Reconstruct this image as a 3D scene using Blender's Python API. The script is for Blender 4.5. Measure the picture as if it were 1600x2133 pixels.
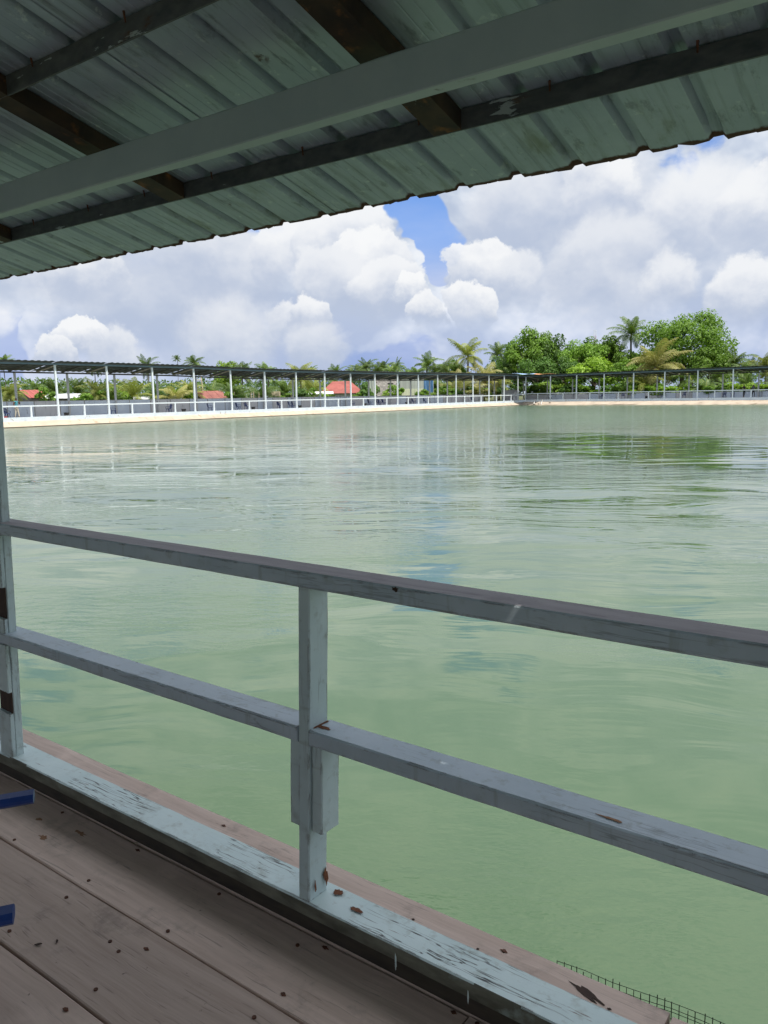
import bpy, bmesh, math, random
from mathutils import Vector, Matrix, noise
R = math.radians
random.seed(7)
for o in list(bpy.data.objects): bpy.data.objects.remove(o)
scene = bpy.context.scene
COL = scene.collection

# ------------------------------------------------------------------ camera
EYE = 1.4
YAW, PITCH, ROLL, FPX = R(36.71), R(8.38), R(-1.03), 1650.0
CF = Vector((-math.sin(YAW)*math.cos(PITCH), math.cos(YAW)*math.cos(PITCH), -math.sin(PITCH)))
r0 = Vector((math.cos(YAW), math.sin(YAW), 0)); u0 = r0.cross(CF)
CR = r0*math.cos(ROLL) + u0*math.sin(ROLL)
CU = -r0*math.sin(ROLL) + u0*math.cos(ROLL)
cam = bpy.data.cameras.new('camera'); camo = bpy.data.objects.new('camera', cam); COL.objects.link(camo)
M = Matrix((CR, CU, -CF)).transposed().to_4x4(); M.translation = Vector((0, 0, EYE))
camo.matrix_world = M
cam.sensor_fit = 'HORIZONTAL'; cam.sensor_width = 36; cam.lens = 36*FPX/1600
cam.clip_start = .05; cam.clip_end = 4000
scene.camera = camo

# ------------------------------------------------------------------ sun, sky, exposure
TOSUN = Vector((.50, -.13, 1.0)).normalized()
SUN_EL = math.asin(TOSUN.z); SUN_AZ = math.atan2(TOSUN.x, TOSUN.y)
sl = bpy.data.lights.new('sun', 'SUN'); sl.energy = 4.2; sl.angle = R(.53); sl.color = (1, .95, .87)
so = bpy.data.objects.new('sun', sl); COL.objects.link(so)
so.rotation_mode = 'QUATERNION'; so.rotation_quaternion = TOSUN.to_track_quat('Z', 'Y'); so.location = (20, -20, 60)
vs = scene.view_settings
vs.view_transform = 'Standard'; vs.look = 'None'; vs.exposure = 0.42; vs.gamma = 1; vs.use_curve_mapping = False
scene.cycles.max_bounces = 6; scene.cycles.diffuse_bounces = 3; scene.cycles.glossy_bounces = 3
scene.cycles.transparent_max_bounces = 8
scene.cycles.use_denoising = True
scene.cycles.use_adaptive_sampling = True; scene.cycles.adaptive_threshold = .02

def ray(px, py): return CR*((px-800)/FPX) + CU*((1066.5-py)/FPX) + CF

class NT:
    def __init__(s, tree): s.t = tree
    def n(s, typ, _in=None, **kw):
        nd = s.t.nodes.new(typ)
        for k, v in kw.items(): setattr(nd, k, v)
        for k, v in (_in or {}).items():
            sock = nd.inputs[k]
            if isinstance(v, bpy.types.NodeSocket): s.t.links.new(v, sock)
            else: sock.default_value = v
        return nd
    def m(s, op, a, b=0.0, c=None, clamp=False):
        nd = s.t.nodes.new('ShaderNodeMath'); nd.operation = op; nd.use_clamp = clamp
        for i, v in enumerate((a, b, c)):
            if v is None: continue
            if isinstance(v, bpy.types.NodeSocket): s.t.links.new(v, nd.inputs[i])
            else: nd.inputs[i].default_value = v
        return nd.outputs[0]
    def v(s, op, a, b=(0, 0, 0), sc=None):
        nd = s.t.nodes.new('ShaderNodeVectorMath'); nd.operation = op
        for i, x in enumerate((a, b)):
            if isinstance(x, bpy.types.NodeSocket): s.t.links.new(x, nd.inputs[i])
            else: nd.inputs[i].default_value = x
        if sc is not None:
            if isinstance(sc, bpy.types.NodeSocket): s.t.links.new(sc, nd.inputs[3])
            else: nd.inputs[3].default_value = sc
        return nd.outputs[1] if op in ('DISTANCE', 'LENGTH', 'DOT_PRODUCT') else nd.outputs[0]
    def step(s, x, a, b):   # smoothstep
        nd = s.n('ShaderNodeMapRange', {0: x, 1: a, 2: b}, interpolation_type='SMOOTHSTEP')
        return nd.outputs[0]
    def mix(s, f, a, b):
        nd = s.t.nodes.new('ShaderNodeMix'); nd.data_type = 'RGBA'
        for i, x in ((0, f), (6, a), (7, b)):
            if isinstance(x, bpy.types.NodeSocket): s.t.links.new(x, nd.inputs[i])
            else: nd.inputs[i].default_value = (*x, 1) if isinstance(x, tuple) and len(x) == 3 else x
        return nd.outputs[2]
    def ramp(s, f, stops):
        nd = s.t.nodes.new('ShaderNodeValToRGB'); cr = nd.color_ramp
        while len(cr.elements) < len(stops): cr.elements.new(.5)
        for e, (p, c) in zip(cr.elements, stops): e.position = p; e.color = (*c, 1)
        s.t.links.new(f, nd.inputs[0]); return nd.outputs[0]
    def noise(s, vec, scale, detail=6, rough=.55, dist=0.0):
        return s.n('ShaderNodeTexNoise', {'Vector': vec, 'Scale': scale, 'Detail': detail, 'Roughness': rough, 'Distortion': dist}).outputs[0]

def build_sky():
    w = bpy.data.worlds.new('World'); scene.world = w; w.use_nodes = True
    t = w.node_tree; t.nodes.clear(); T = NT(t)
    # cloud field group: direction in, density out
    g = bpy.data.node_groups.new('cloud_field', 'ShaderNodeTree')
    g.interface.new_socket('dir', in_out='INPUT', socket_type='NodeSocketVector')
    g.interface.new_socket('density', in_out='OUTPUT', socket_type='NodeSocketFloat')
    g.interface.new_socket('billow', in_out='OUTPUT', socket_type='NodeSocketFloat')
    G = NT(g); gi = g.nodes.new('NodeGroupInput'); go = g.nodes.new('NodeGroupOutput')
    d = gi.outputs[0]
    wn = G.n('ShaderNodeTexNoise', {'Vector': d, 'Scale': 7.0, 'Detail': 4.0, 'Roughness': .5}).outputs[1]
    wv = G.v('SCALE', G.v('SUBTRACT', wn, (.5, .5, .5)), sc=.16)
    dd = G.v('ADD', d, wv)
    sq = G.v('MULTIPLY', G.v('ADD', d, G.v('SCALE', wv, sc=.35)), (1, 1, 1.5))
    f1 = G.noise(sq, 3.6, 9, .58)
    f1 = G.m('MULTIPLY', G.m('SUBTRACT', f1, .5), 1.7)
    vo = G.n('ShaderNodeTexVoronoi', {'Vector': sq, 'Scale': 8.0, 'Detail': 3.0, 'Roughness': .5, 'Lacunarity': 2.4}, feature='F1', normalize=True)
    puff = G.m('MULTIPLY', G.m('SUBTRACT', .42, vo.outputs['Distance']), .95)
    zz = G.n('ShaderNodeSeparateXYZ', {0: d}).outputs[2]
    D = G.m('ADD', G.m('ADD', f1, puff), G.m('ADD', .13, G.m('MULTIPLY', G.step(zz, .36, .7), .06)))
    g.links.new(G.m('ADD', G.m('MULTIPLY', f1, .40), G.m('MULTIPLY', puff, 1.75)), go.inputs[1])
    # named cumulus towers (+) and clear gaps (-), by direction
    blobs = [(720, 580, 150, .45), (600, 560, 110, .35), (800, 620, 105, .65), (1010, 580, 95, .75), (985, 645, 75, .75), (900, 655, 40, .5),
             (1130, 430, 210, .40), (1300, 590, 150, .40), (1480, 450, 130, .55), (1560, 610, 100, .5), (330, 620, 180, .15), (110, 580, 120, .4),
             (165, 725, 85, .95), (440, 705, 110, .5), (625, 670, 90, .75), (1270, 380, 90, .45), (700, 480, 90, .35), (1180, 620, 90, .4), (1400, 600, 80, .5),
             (876, 485, 62, -1.0), (895, 540, 50, -1.0), (912, 598, 42, -1.0), (900, 570, 36, -.5), (840, 440, 50, -.7), (575, 486, 44, -.95), (695, 500, 40, -.7), (1366, 372, 52, -.70), (1354, 440, 34, -.55), (1500, 310, 60, -.3),
             (50, 680, 90, -.5), (300, 560, 60, -.3), (760, 740, 120, -.6), (1090, 690, 130, -.5), (1560, 700, 90, -.5)]
    for px, py, r, a in blobs:
        c = ray(px, py).normalized()
        q = G.m('SUBTRACT', 1.0, G.m('DIVIDE', G.v('DISTANCE', dd, tuple(c)), r/FPX*1.25), clamp=True)
        D = G.m('ADD', D, G.m('MULTIPLY', G.m('POWER', q, .7), a))
    g.links.new(D, go.inputs[0])
    tc = T.n('ShaderNodeTexCoord'); dr = T.v('NORMALIZE', tc.outputs['Generated'])
    def field(v):
        nd = t.nodes.new('ShaderNodeGroup'); nd.node_tree = g; t.links.new(v, nd.inputs[0]); return nd.outputs
    D0, B0 = field(dr)
    lt = (CU*.024 + TOSUN*.010 - CR*.008)
    D1, B1 = field(T.v('ADD', dr, tuple(lt)))
    sep = T.n('ShaderNodeSeparateXYZ', {0: dr}); z = sep.outputs[2]
    sky = T.n('ShaderNodeTexSky', sky_type='NISHITA', sun_disc=False, sun_elevation=SUN_EL, sun_rotation=SUN_AZ, air_density=1.0, dust_density=.4, ozone_density=2.0)
    blue = T.mix(1.0, sky.outputs[0], (.56, .80, 1.22)); blue.node.blend_type = 'MULTIPLY'
    # far grey-blue stratus that the cumulus stand in front of, thicker towards the horizon
    vn = T.noise(T.v('MULTIPLY', dr, (1, 1, 3.2)), 3.0, 6, .55)
    low = T.m('SUBTRACT', 1.0, T.step(z, .03, .26))
    veil = T.m('MULTIPLY', T.m('ADD', T.m('MULTIPLY', T.m('SUBTRACT', 1.0, T.step(z, .10, .24)), .95), T.m('MULTIPLY', T.step(vn, .40, .70), .30)), .97, clamp=True)
    veil_col = T.mix(T.m('ADD', T.m('MULTIPLY', low, -.55), T.m('ADD', .42, T.step(vn, .35, .65)), clamp=True), (2.35, 3.05, 5.3), (3.7, 4.4, 6.3))
    base = T.mix(veil, blue, veil_col)
    cov = T.step(D0, -.03, .15)
    sh = T.m('ADD', .51, T.m('ADD', T.m('MULTIPLY', T.m('SUBTRACT', B0, B1), 1.75), T.m('MULTIPLY', T.m('SUBTRACT', D0, D1), .35)))
    sh = T.m('ADD', sh, T.m('MULTIPLY', T.step(D0, .15, 1.0), -.22))
    lown = T.noise(T.v('MULTIPLY', dr, (1, 1, 1.8)), 4.5, 5, .5)
    sh = T.m('ADD', sh, T.m('MULTIPLY', T.m('SUBTRACT', lown, .5), 1.5))
    sh = T.m('SUBTRACT', sh, T.m('MULTIPLY', low, .04))
    ccol = T.ramp(T.m('MULTIPLY', sh, 1.0, clamp=True), [(0.0, (.55, .635, .80)), (.35, (.71, .785, .91)), (.65, (.90, .95, 1.03)), (1.0, (1.06, 1.07, 1.08))])
    ccol = T.v('SCALE', ccol, sc=T.m('MULTIPLY', 6.75, T.m('ADD', 1.0, T.m('MULTIPLY', T.step(z, .35, .85), .6))))   # brighter towards the high sun
    cov = T.m('MULTIPLY', cov, T.m('ADD', .48, T.m('MULTIPLY', T.step(z, .03, .15), .52)))
    col = T.mix(cov, base, ccol)
    # heaped cumulus standing in front, back to front: bright crowns, grey bases melting into the layer behind
    wn2 = T.n('ShaderNodeTexNoise', {'Vector': dr, 'Scale': 15.0, 'Detail': 7.0, 'Roughness': .62}).outputs[1]
    wd = T.v('ADD', dr, T.v('SCALE', T.v('SUBTRACT', wn2, (.5, .5, .5)), sc=.066))
    vq = T.n('ShaderNodeTexVoronoi', {'Vector': wd, 'Scale': 26.0, 'Detail': 2.0, 'Roughness': .5, 'Lacunarity': 2.3}, feature='F1', normalize=True)
    bump = T.m('MULTIPLY', T.m('SUBTRACT', .36, vq.outputs['Distance']), 1.0)
    rel = T.m('ADD', T.m('MULTIPLY', T.m('SUBTRACT', B0, B1), .75), T.m('MULTIPLY', bump, .55))
    puffs = [(1165, 440, 215, .66, .30), (1475, 480, 150, .82, .30), (1255, 410, 85, .95, .2), (1590, 430, 90, .9, .2), (1565, 615, 80, .9, .25), (1270, 580, 140, .66, .32),
             (1395, 598, 60, .8, .4), (330, 610, 200, .45, .35), (60, 560, 110, .85, .2), (175, 565, 85, .95, .13), (470, 560, 120, .66, .3), (600, 535, 80, .9, .12), (725, 520, 105, .9, .12),
             (780, 560, 85, 1.0, .10), (690, 600, 85, .8, .2), (815, 615, 80, .9, .11), (862, 618, 42, 1.0, .10), (1005, 570, 75, 1.0, .12), (1080, 590, 70, .7, .3), (980, 640, 54, 1.0, .11),
             (890, 655, 40, .95, .15), (600, 672, 50, .85, .25), (648, 660, 50, .95, .15), (480, 712, 120, .7, .5), (660, 735, 80, .6, .5), (165, 722, 46, 1.05, .11), (120, 745, 42, .9, .15), (235, 745, 60, .7, .3)]
    upv = tuple(CU)
    for px, py, r, br, sf in puffs:
        c = ray(px, py).normalized(); rr = r/FPX
        q = T.m('SUBTRACT', 1.0, T.m('DIVIDE', T.v('DISTANCE', wd, tuple(c)), rr))
        q = T.m('ADD', q, T.m('MULTIPLY', bump, .55*min(1, 70/r)))
        vt = T.m('DIVIDE', T.m('SUBTRACT', T.v('DOT_PRODUCT', wd, upv), c.dot(CU)), rr)
        al = T.m('MULTIPLY', T.step(q, .0, sf), T.step(vt, -.95, -.05))
        lit = T.m('MULTIPLY', T.step(T.m('ADD', vt, rel), -.42, .72), br, clamp=True)
        pc = T.v('SCALE', T.mix(lit, (.54, .62, .785), (1.05, 1.06, 1.07)), sc=6.75)
        col = T.mix(T.m('MULTIPLY', al, .93), col, pc)
    bg = T.n('ShaderNodeBackground', {0: col, 1: .10})
    out = T.n('ShaderNodeOutputWorld', {0: bg.outputs[0]})
    w.cycles.sampling_method = 'MANUAL'; w.cycles.sample_map_resolution = 1024
build_sky()

# ------------------------------------------------------------------ materials
def new_mat(name):
    m = bpy.data.materials.new(name); m.use_nodes = True
    T = NT(m.node_tree); b = m.node_tree.nodes['Principled BSDF']
    return m, T, b
def setin(T, b, k, v):
    if isinstance(v, bpy.types.NodeSocket): T.t.links.new(v, b.inputs[k])
    else: b.inputs[k].default_value = (*v, 1) if isinstance(v, tuple) and len(v) == 3 else v
def surf(name, c1, c2, scale=6, stretch=(1, 1, 1), rough=.65, bump=.15, bdist=.004, detail=8, spots=(), metallic=0.0, spec=.4, rnd=0.0):
    """noise-mottled surface; spots = (colour, scale, threshold, width, stretch)"""
    m, T, b = new_mat(name)
    tc = T.n('ShaderNodeTexCoord'); oi = T.n('ShaderNodeObjectInfo')
    off = T.v('SCALE', (7.3, 3.1, 5.7), sc=T.m('MULTIPLY', oi.outputs['Random'], 9.0))
    P = T.v('ADD', tc.outputs['Object'], off)
    n1 = T.noise(T.v('MULTIPLY', P, stretch), scale, detail, .6)
    col = T.ramp(n1, [(.30, c1), (.70, c2)])
    for c, sc, th, wd, st in spots:
        q = T.noise(T.v('ADD', T.v('MULTIPLY', P, st), (sc*1.7, 0, 3)), sc, 7, .6)
        col = T.mix(T.step(q, th, th+wd), col, c)
    if rnd:
        k = T.m('ADD', 1-rnd/2, T.m('MULTIPLY', oi.outputs['Random'], rnd))
        col = T.v('SCALE', col, sc=k)
    setin(T, b, 'Base Color', col); b.inputs['Roughness'].default_value = rough
    b.inputs['Metallic'].default_value = metallic; b.inputs['Specular IOR Level'].default_value = spec
    if bump:
        bn = T.n('ShaderNodeBump', {'Strength': bump, 'Distance': bdist, 'Height': n1})
        T.t.links.new(bn.outputs[0], b.inputs['Normal'])
    return m

def paint_mat(name, c1, c2, wood=(.20, .16, .13), wear=.63, crack=.5, grime=(.22, .24, .20), axis=0):
    """old paint on timber: fine cracks along the grain, worn flecks, grime"""
    m, T, b = new_mat(name)
    tc = T.n('ShaderNodeTexCoord'); oi = T.n('ShaderNodeObjectInfo')
    P = T.v('ADD', tc.outputs['Object'], T.v('SCALE', (3.3, 5.1, 7.7), sc=T.m('MULTIPLY', oi.outputs['Random'], 9.0)))
    st = [22, 22, 22]; st[axis] = 2.2
    st2 = [60, 60, 60]; st2[axis] = 2.5
    big = T.noise(P, 5, 7, .6)
    col = T.ramp(big, [(.3, c1), (.7, c2)])
    gr = T.noise(P, 14, 8, .65)
    col = T.mix(T.m('MULTIPLY', T.step(gr, .54, .74), .55), col, grime)
    fl = T.noise(T.v('MULTIPLY', P, tuple(st)), 3.0, 8, .65)
    col = T.mix(T.step(fl, wear, wear+.05), col, wood)
    ck = T.noise(T.v('MULTIPLY', T.v('ADD', P, T.v('SCALE', T.n('ShaderNodeTexNoise', {'Vector': P, 'Scale': 9.0}).outputs[1], sc=.012)), tuple(st2)), 1.0, 3, .5)
    ckm = T.m('SUBTRACT', 1.0, T.step(T.m('ABSOLUTE', T.m('SUBTRACT', ck, .5)), .004, .020))
    ckm = T.m('MULTIPLY', ckm, T.m('MULTIPLY', T.step(T.noise(P, 3.1, 4, .6), .47, .60), crack))
    col = T.mix(ckm, col, (.05, .05, .045))
    bv = T.n('ShaderNodeBevel', {'Radius': .007}, samples=4); ge = T.n('ShaderNodeNewGeometry')
    ed = T.step(T.v('DOT_PRODUCT', bv.outputs[0], ge.outputs['Normal']), .995, .90)
    chip = T.m('MULTIPLY', ed, T.step(T.noise(T.v('MULTIPLY', P, tuple(x**.5 for x in st)), 9.0, 6, .65), .50, .58))
    col = T.mix(chip, col, (.085, .07, .06))
    drip = [9, 9, 9]; drip[2 if axis == 0 else 0] = 1.2
    dn = T.noise(T.v('MULTIPLY', P, tuple(drip)), 4.0, 5, .6)
    col = T.mix(T.m('MULTIPLY', T.step(dn, .56, .70), .35), col, grime)
    setin(T, b, 'Base Color', col); b.inputs['Roughness'].default_value = .55
    h = T.m('SUBTRACT', T.m('ADD', T.m('MULTIPLY', fl, .5), T.m('MULTIPLY', gr, .4)), ckm)
    bn = T.n('ShaderNodeBump', {'Strength': .35, 'Distance': .003, 'Height': h})
    T.t.links.new(bn.outputs[0], b.inputs['Normal'])
    return m

def wood_mat(name, c1, c2, dark, axis=0, stain=(.10, .085, .08), fine=1.0):
    m, T, b = new_mat(name)
    tc = T.n('ShaderNodeTexCoord'); oi = T.n('ShaderNodeObjectInfo')
    P = T.v('ADD', tc.outputs['Object'], T.v('SCALE', (13.3, 5.1, 7.7), sc=T.m('MULTIPLY', oi.outputs['Random'], 9.0)))
    st = [30, 30, 30]; st[axis] = 1.0
    wp = T.v('ADD', P, T.v('SCALE', T.n('ShaderNodeTexNoise', {'Vector': P, 'Scale': 2.2, 'Detail': 3.0}).outputs[1], sc=.05))
    g1 = T.noise(T.v('MULTIPLY', wp, tuple(st)), 1.6*fine, 8, .62)
    st2 = [150, 150, 150]; st2[axis] = 5
    g2 = T.noise(T.v('MULTIPLY', wp, tuple(st2)), 1.2*fine, 3, .5)
    col = T.ramp(g1, [(.28, c1), (.72, c2)])
    col = T.mix(T.m('MULTIPLY', T.step(g2, .60, .72), .55), col, dark)
    s1 = T.noise(P, 5.5, 9, .68)
    col = T.mix(T.m('MULTIPLY', T.step(s1, .53, .72), .60), col, stain)
    s2 = T.noise(T.v('ADD', P, (4, 9, 1)), 2.3, 5, .6)
    col = T.mix(T.m('MULTIPLY', T.step(s2, .56, .72), .5), col, tuple(min(1, x*1.25) for x in c2))
    s3 = T.noise(T.v('ADD', P, (2, 3, 1)), 34, 4, .6)
    col = T.mix(T.m('MULTIPLY', T.step(s3, .70, .76), .7), col, (.05, .04, .04))
    k = T.m('ADD', .9, T.m('MULTIPLY', oi.outputs['Random'], .2))
    setin(T, b, 'Base Color', T.v('SCALE', col, sc=k)); b.inputs['Roughness'].default_value = .72; b.inputs['Specular IOR Level'].default_value = .3
    bn = T.n('ShaderNodeBump', {'Strength': .4, 'Distance': .002, 'Height': T.m('SUBTRACT', g1, T.m('MULTIPLY', g2, .5))})
    T.t.links.new(bn.outputs[0], b.inputs['Normal'])
    return m

def leaf_mat(name, c1, c2, trans=.35):
    m, T, b = new_mat(name)
    tc = T.n('ShaderNodeTexCoord'); oi = T.n('ShaderNodeObjectInfo')
    geo = T.n('ShaderNodeNewGeometry')
    n1 = T.noise(tc.outputs['Object'], 1.1, 3, .6)
    f = T.m('ADD', T.m('MULTIPLY', geo.outputs['Random Per Island'], .55), T.m('MULTIPLY', n1, .6), clamp=True)
    col = T.mix(f, c1, c2)
    k = T.m('ADD', .75, T.m('MULTIPLY', oi.outputs['Random'], .5))
    col = T.v('SCALE', col, sc=k)
    setin(T, b, 'Base Color', col); b.inputs['Roughness'].default_value = .5; b.inputs['Specular IOR Level'].default_value = .35
    tr = T.n('ShaderNodeBsdfTranslucent', {0: T.v('MULTIPLY', col, (1.15, 1.25, .7))})
    mx = T.n('ShaderNodeMixShader', {0: trans, 1: b.outputs[0], 2: tr.outputs[0]})
    T.t.links.new(mx.outputs[0], m.node_tree.nodes['Material Output'].inputs[0])
    return m

MAT = {}
MAT['paint'] = paint_mat('pale_blue_paint', (.40, .48, .53), (.50, .57, .62), wear=.68, crack=.35)
MAT['paint_v'] = paint_mat('pale_blue_paint_upright', (.44, .54, .55), (.54, .64, .63), wear=.72, crack=.3, axis=2)
MAT['sill'] = paint_mat('cracked_mint_paint', (.56, .68, .67), (.66, .77, .75), wear=.66, crack=1.0, grime=(.34, .37, .31))
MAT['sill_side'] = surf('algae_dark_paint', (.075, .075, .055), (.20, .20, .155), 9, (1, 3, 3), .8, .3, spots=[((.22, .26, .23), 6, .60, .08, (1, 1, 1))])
MAT['worn_top'] = wood_mat('weathered_bare_top', (.31, .285, .30), (.45, .42, .43), (.14, .125, .13), stain=(.22, .20, .205))
MAT['plank'] = wood_mat('weathered_deck_plank', (.47, .352, .287), (.65, .512, .435), (.22, .17, .14), stain=(.235, .19, .16))
MAT['joist'] = surf('dark_wet_timber', (.03, .025, .02), (.07, .055, .04), 8, (1, 4, 4), .8)
MAT['rust'] = surf('rust_stain', (.09, .032, .016), (.22, .08, .034), 160, rough=.9, bump=.3, bdist=.001)
MAT['rust_pale'] = surf('pale_rust_stain', (.26, .13, .07), (.34, .20, .12), 40, rough=.9, bump=0)
MAT['nail'] = surf('rusty_nail', (.06, .025, .015), (.16, .06, .03), 90, rough=.7, bump=.2, metallic=.2)
MAT['steel_rust'] = surf('rusty_steel', (.014, .011, .010), (.06, .034, .018), 12, (1, 1, 1), .75, .4, spots=[((.24, .095, .022), 9, .54, .14, (1, 1, 1)), ((.34, .40, .40), 6, .63, .015, (1, 1, 1))])
MAT['purlin'] = surf('peeling_purlin_paint', (.05, .056, .064), (.12, .12, .125), 10, (2, 4, 4), .6, .3, spots=[((.38, .42, .43), 5, .64, .02, (1.5, 8, 8)), ((.10, .045, .02), 8, .62, .1, (1, 3, 3))])
MAT['beam'] = surf('grey_beam_paint', (.34, .41, .44), (.40, .47, .49), 7, rough=.6, bump=.15, spots=[((.20, .23, .22), 16, .66, .08, (1, 1, 1))])
MAT['brown_wood'] = surf('bare_brown_wood', (.030, .016, .010), (.06, .032, .02), 10, (6, 6, 1), .8)
MAT['white_far'] = surf('white_post_paint', (.66, .72, .76), (.74, .79, .81), 2.5, (1, 1, .4), .6, .1, spots=[((.45, .45, .42), 3, .64, .1, (2, 2, .6))])
MAT['rear_far'] = surf('grey_post_paint', (.50, .51, .51), (.62, .62, .60), 2.5, (1, 1, .4), .7, .1)
MAT['fascia'] = surf('blue_grey_fascia', (.12, .18, .22), (.18, .25, .30), 1.5, rough=.6, bump=.1)
MAT['far_sheet'] = surf('dark_far_roof', (.055, .065, .07), (.11, .125, .13), .8, (3, .4, 1), .55, .1, spots=[((.10, .055, .03), .7, .62, .1, (1, 1, 1))])
MAT['far_rafter'] = surf('pale_rafter', (.34, .30, .25), (.48, .43, .36), 2, rough=.8, bump=.1)
MAT['far_purlin'] = surf('dark_purlin', (.06, .06, .055), (.12, .11, .10), 2, rough=.8, bump=.1)
MAT['panel_a'] = surf('blue_grey_wall_paint', (.62, .69, .78), (.74, .80, .87), 1.1, (1, 1, .5), .85, .2, spots=[((.44, .48, .52), 1.2, .56, .18, (2, 2, .35)), ((.24, .24, .24), 2.2, .66, .08, (1.5, 1.5, .3))])
MAT['panel_b'] = surf('bare_render_wall', (.62, .61, .61), (.74, .725, .72), 1.3, (1, 1, .5), .9, .2, spots=[((.42, .41, .40), 1.4, .57, .15, (2, 2, .4)), ((.20, .19, .18), 3, .66, .06, (2, 2, .3))])
MAT['cap'] = surf('concrete_cap', (.40, .39, .37), (.50, .49, .46), 3, rough=.9)
MAT['slab'] = surf('concrete_floor', (.36, .35, .33), (.46, .45, .42), 2, rough=.9)
MAT['curb'] = surf('pale_blue_curb', (.52, .60, .66), (.66, .72, .76), 1.5, rough=.8, spots=[((.40, .38, .34), 2.5, .60, .1, (1, 1, 1))])
MAT['bank'] = surf('sand_plaster', (.42, .345, .265), (.55, .46, .36), .9, (1, 1, 2), .95, .6, .05, spots=[((.36, .27, .18), 1.2, .60, .12, (1, 1, 2.5)), ((.20, .15, .11), 2.6, .67, .05, (1, 1, 1)), ((.26, .20, .14), 1.0, .62, .03, (.6, 3, 1))])
MAT['wetline'] = surf('wet_dark_edge', (.06, .05, .035), (.12, .10, .07), 3, rough=.7)
MAT['soil'] = surf('soil_grass', (.05, .065, .02), (.12, .13, .05), .25, rough=.95, bump=.3, spots=[((.16, .13, .08), .12, .58, .1, (1, 1, 1))])
MAT['trunk'] = surf('palm_trunk', (.13, .11, .09), (.26, .23, .19), 3, (1, 1, 6), .9, .4, .02)
MAT['bark'] = surf('bark', (.07, .055, .04), (.15, .12, .09), 3, (3, 3, 1), .9, .5, .03)
MAT['coconut'] = surf('coconut', (.20, .12, .02), (.33, .20, .05), 3, rough=.6)
MAT['frond_g'] = leaf_mat('frond_green', (.07, .125, .03), (.15, .225, .055), .30)
MAT['frond_y'] = leaf_mat('frond_yellow_green', (.15, .20, .035), (.30, .31, .08), .30)
MAT['frond_o'] = leaf_mat('frond_yellow', (.24, .25, .07), (.38, .34, .13), .30)
MAT['leaf_d'] = leaf_mat('leaf_dark', (.045, .11, .018), (.11, .21, .032), .30)
MAT['leaf_m'] = leaf_mat('leaf_mid', (.08, .17, .018), (.19, .32, .035), .34)
MAT['leaf_b'] = leaf_mat('leaf_bright', (.14, .25, .02), (.28, .42, .045), .36)
MAT['chair'] = surf('blue_plastic', (.007, .018, .085), (.010, .026, .12), 3, rough=.38, bump=0, spec=.5)
MAT['chair_near'] = surf('scuffed_blue_plastic', (.006, .032, .17), (.010, .045, .21), 30, rough=.45, bump=.1, bdist=.0006, spec=.5, spots=[((.10, .16, .36), 50, .66, .06, (1, 1, 1))])
MAT['black'] = surf('black_plastic', (.012, .012, .013), (.03, .03, .032), 4, rough=.5, bump=0)
MAT['net'] = surf('dark_green_net', (.012, .022, .014), (.025, .04, .028), 30, rough=.6, bump=0)
MAT['tile_red'] = surf('red_roof_tile', (.22, .060, .05), (.33, .105, .085), 1.2, rough=.8, bump=.1, rnd=.25)
MAT['roof_red'] = surf('red_metal_roof', (.28, .065, .05), (.38, .10, .08), 1, rough=.6, bump=0, rnd=.15)
MAT['roof_rust'] = surf('rust_metal_roof', (.20, .07, .06), (.32, .13, .10), 1.1, rough=.8, bump=0, rnd=.2)
MAT['roof_grey'] = surf('grey_metal_roof', (.48, .49, .50), (.66, .66, .65), 1.2, rough=.5, bump=0, rnd=.15)
MAT['white_sheet'] = surf('white_sheet', (.66, .67, .68), (.78, .78, .77), 1, rough=.6, bump=0)
MAT['house_wall'] = surf('pale_green_plaster', (.42, .46, .40), (.52, .55, .48), .8, rough=.9)
MAT['shed_wall'] = surf('grey_board_wall', (.09, .085, .08), (.20, .19, .175), 2, (1, 1, 5), .9, rnd=.3)
MAT['blocks'] = surf('concrete_block', (.40, .37, .34), (.56, .53, .49), 2, rough=.95, rnd=.35)
MAT['mortar'] = surf('dark_mortar', (.20, .19, .18), (.27, .26, .25), 2, rough=.95)
MAT['green_sheet'] = surf('pale_green_sheet', (.46, .50, .34), (.58, .61, .44), .6, (1, 1, .4), .8, .1, rnd=.15)
MAT['greygreen_sheet'] = surf('grey_green_sheet', (.30, .33, .29), (.40, .43, .38), .6, (1, 1, .4), .8, .1, rnd=.15)
MAT['blue_sheet'] = surf('blue_tarp', (.05, .13, .26), (.09, .20, .36), 1, rough=.6, bump=.1)
MAT['tarp_blue'] = surf('pale_blue_tarp', (.30, .46, .74), (.42, .58, .82), 1, rough=.5, bump=0)
MAT['tarp_orange'] = surf('orange_tarp', (.62, .26, .10), (.72, .36, .17), 1, rough=.5, bump=0)
MAT['window'] = surf('dark_window', (.012, .015, .018), (.03, .035, .04), 2, rough=.15, bump=0)
MAT['cabin'] = surf('grey_cabin_paint', (.42, .42, .43), (.50, .50, .50), 1, rough=.8)
MAT['bamboo'] = surf('pale_bamboo', (.40, .34, .22), (.55, .48, .34), 3, rough=.8)
MAT['stone'] = surf('broken_plaster', (.34, .28, .22), (.52, .44, .35), 2, rough=.95, bump=.5, bdist=.05)
MAT['pipe'] = surf('grey_pvc', (.50, .50, .48), (.60, .60, .57), 3, rough=.5, bump=0)
MAT['skin'] = surf('skin', (.10, .050, .030), (.13, .065, .04), 5, rough=.6, bump=0)
MAT['hair'] = surf('black_hair', (.006, .005, .005), (.015, .012, .01), 20, rough=.6, bump=0)
MAT['teal_cloth'] = surf('teal_cloth', (.05, .22, .27), (.08, .30, .36), 5, rough=.9, bump=0)
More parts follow.
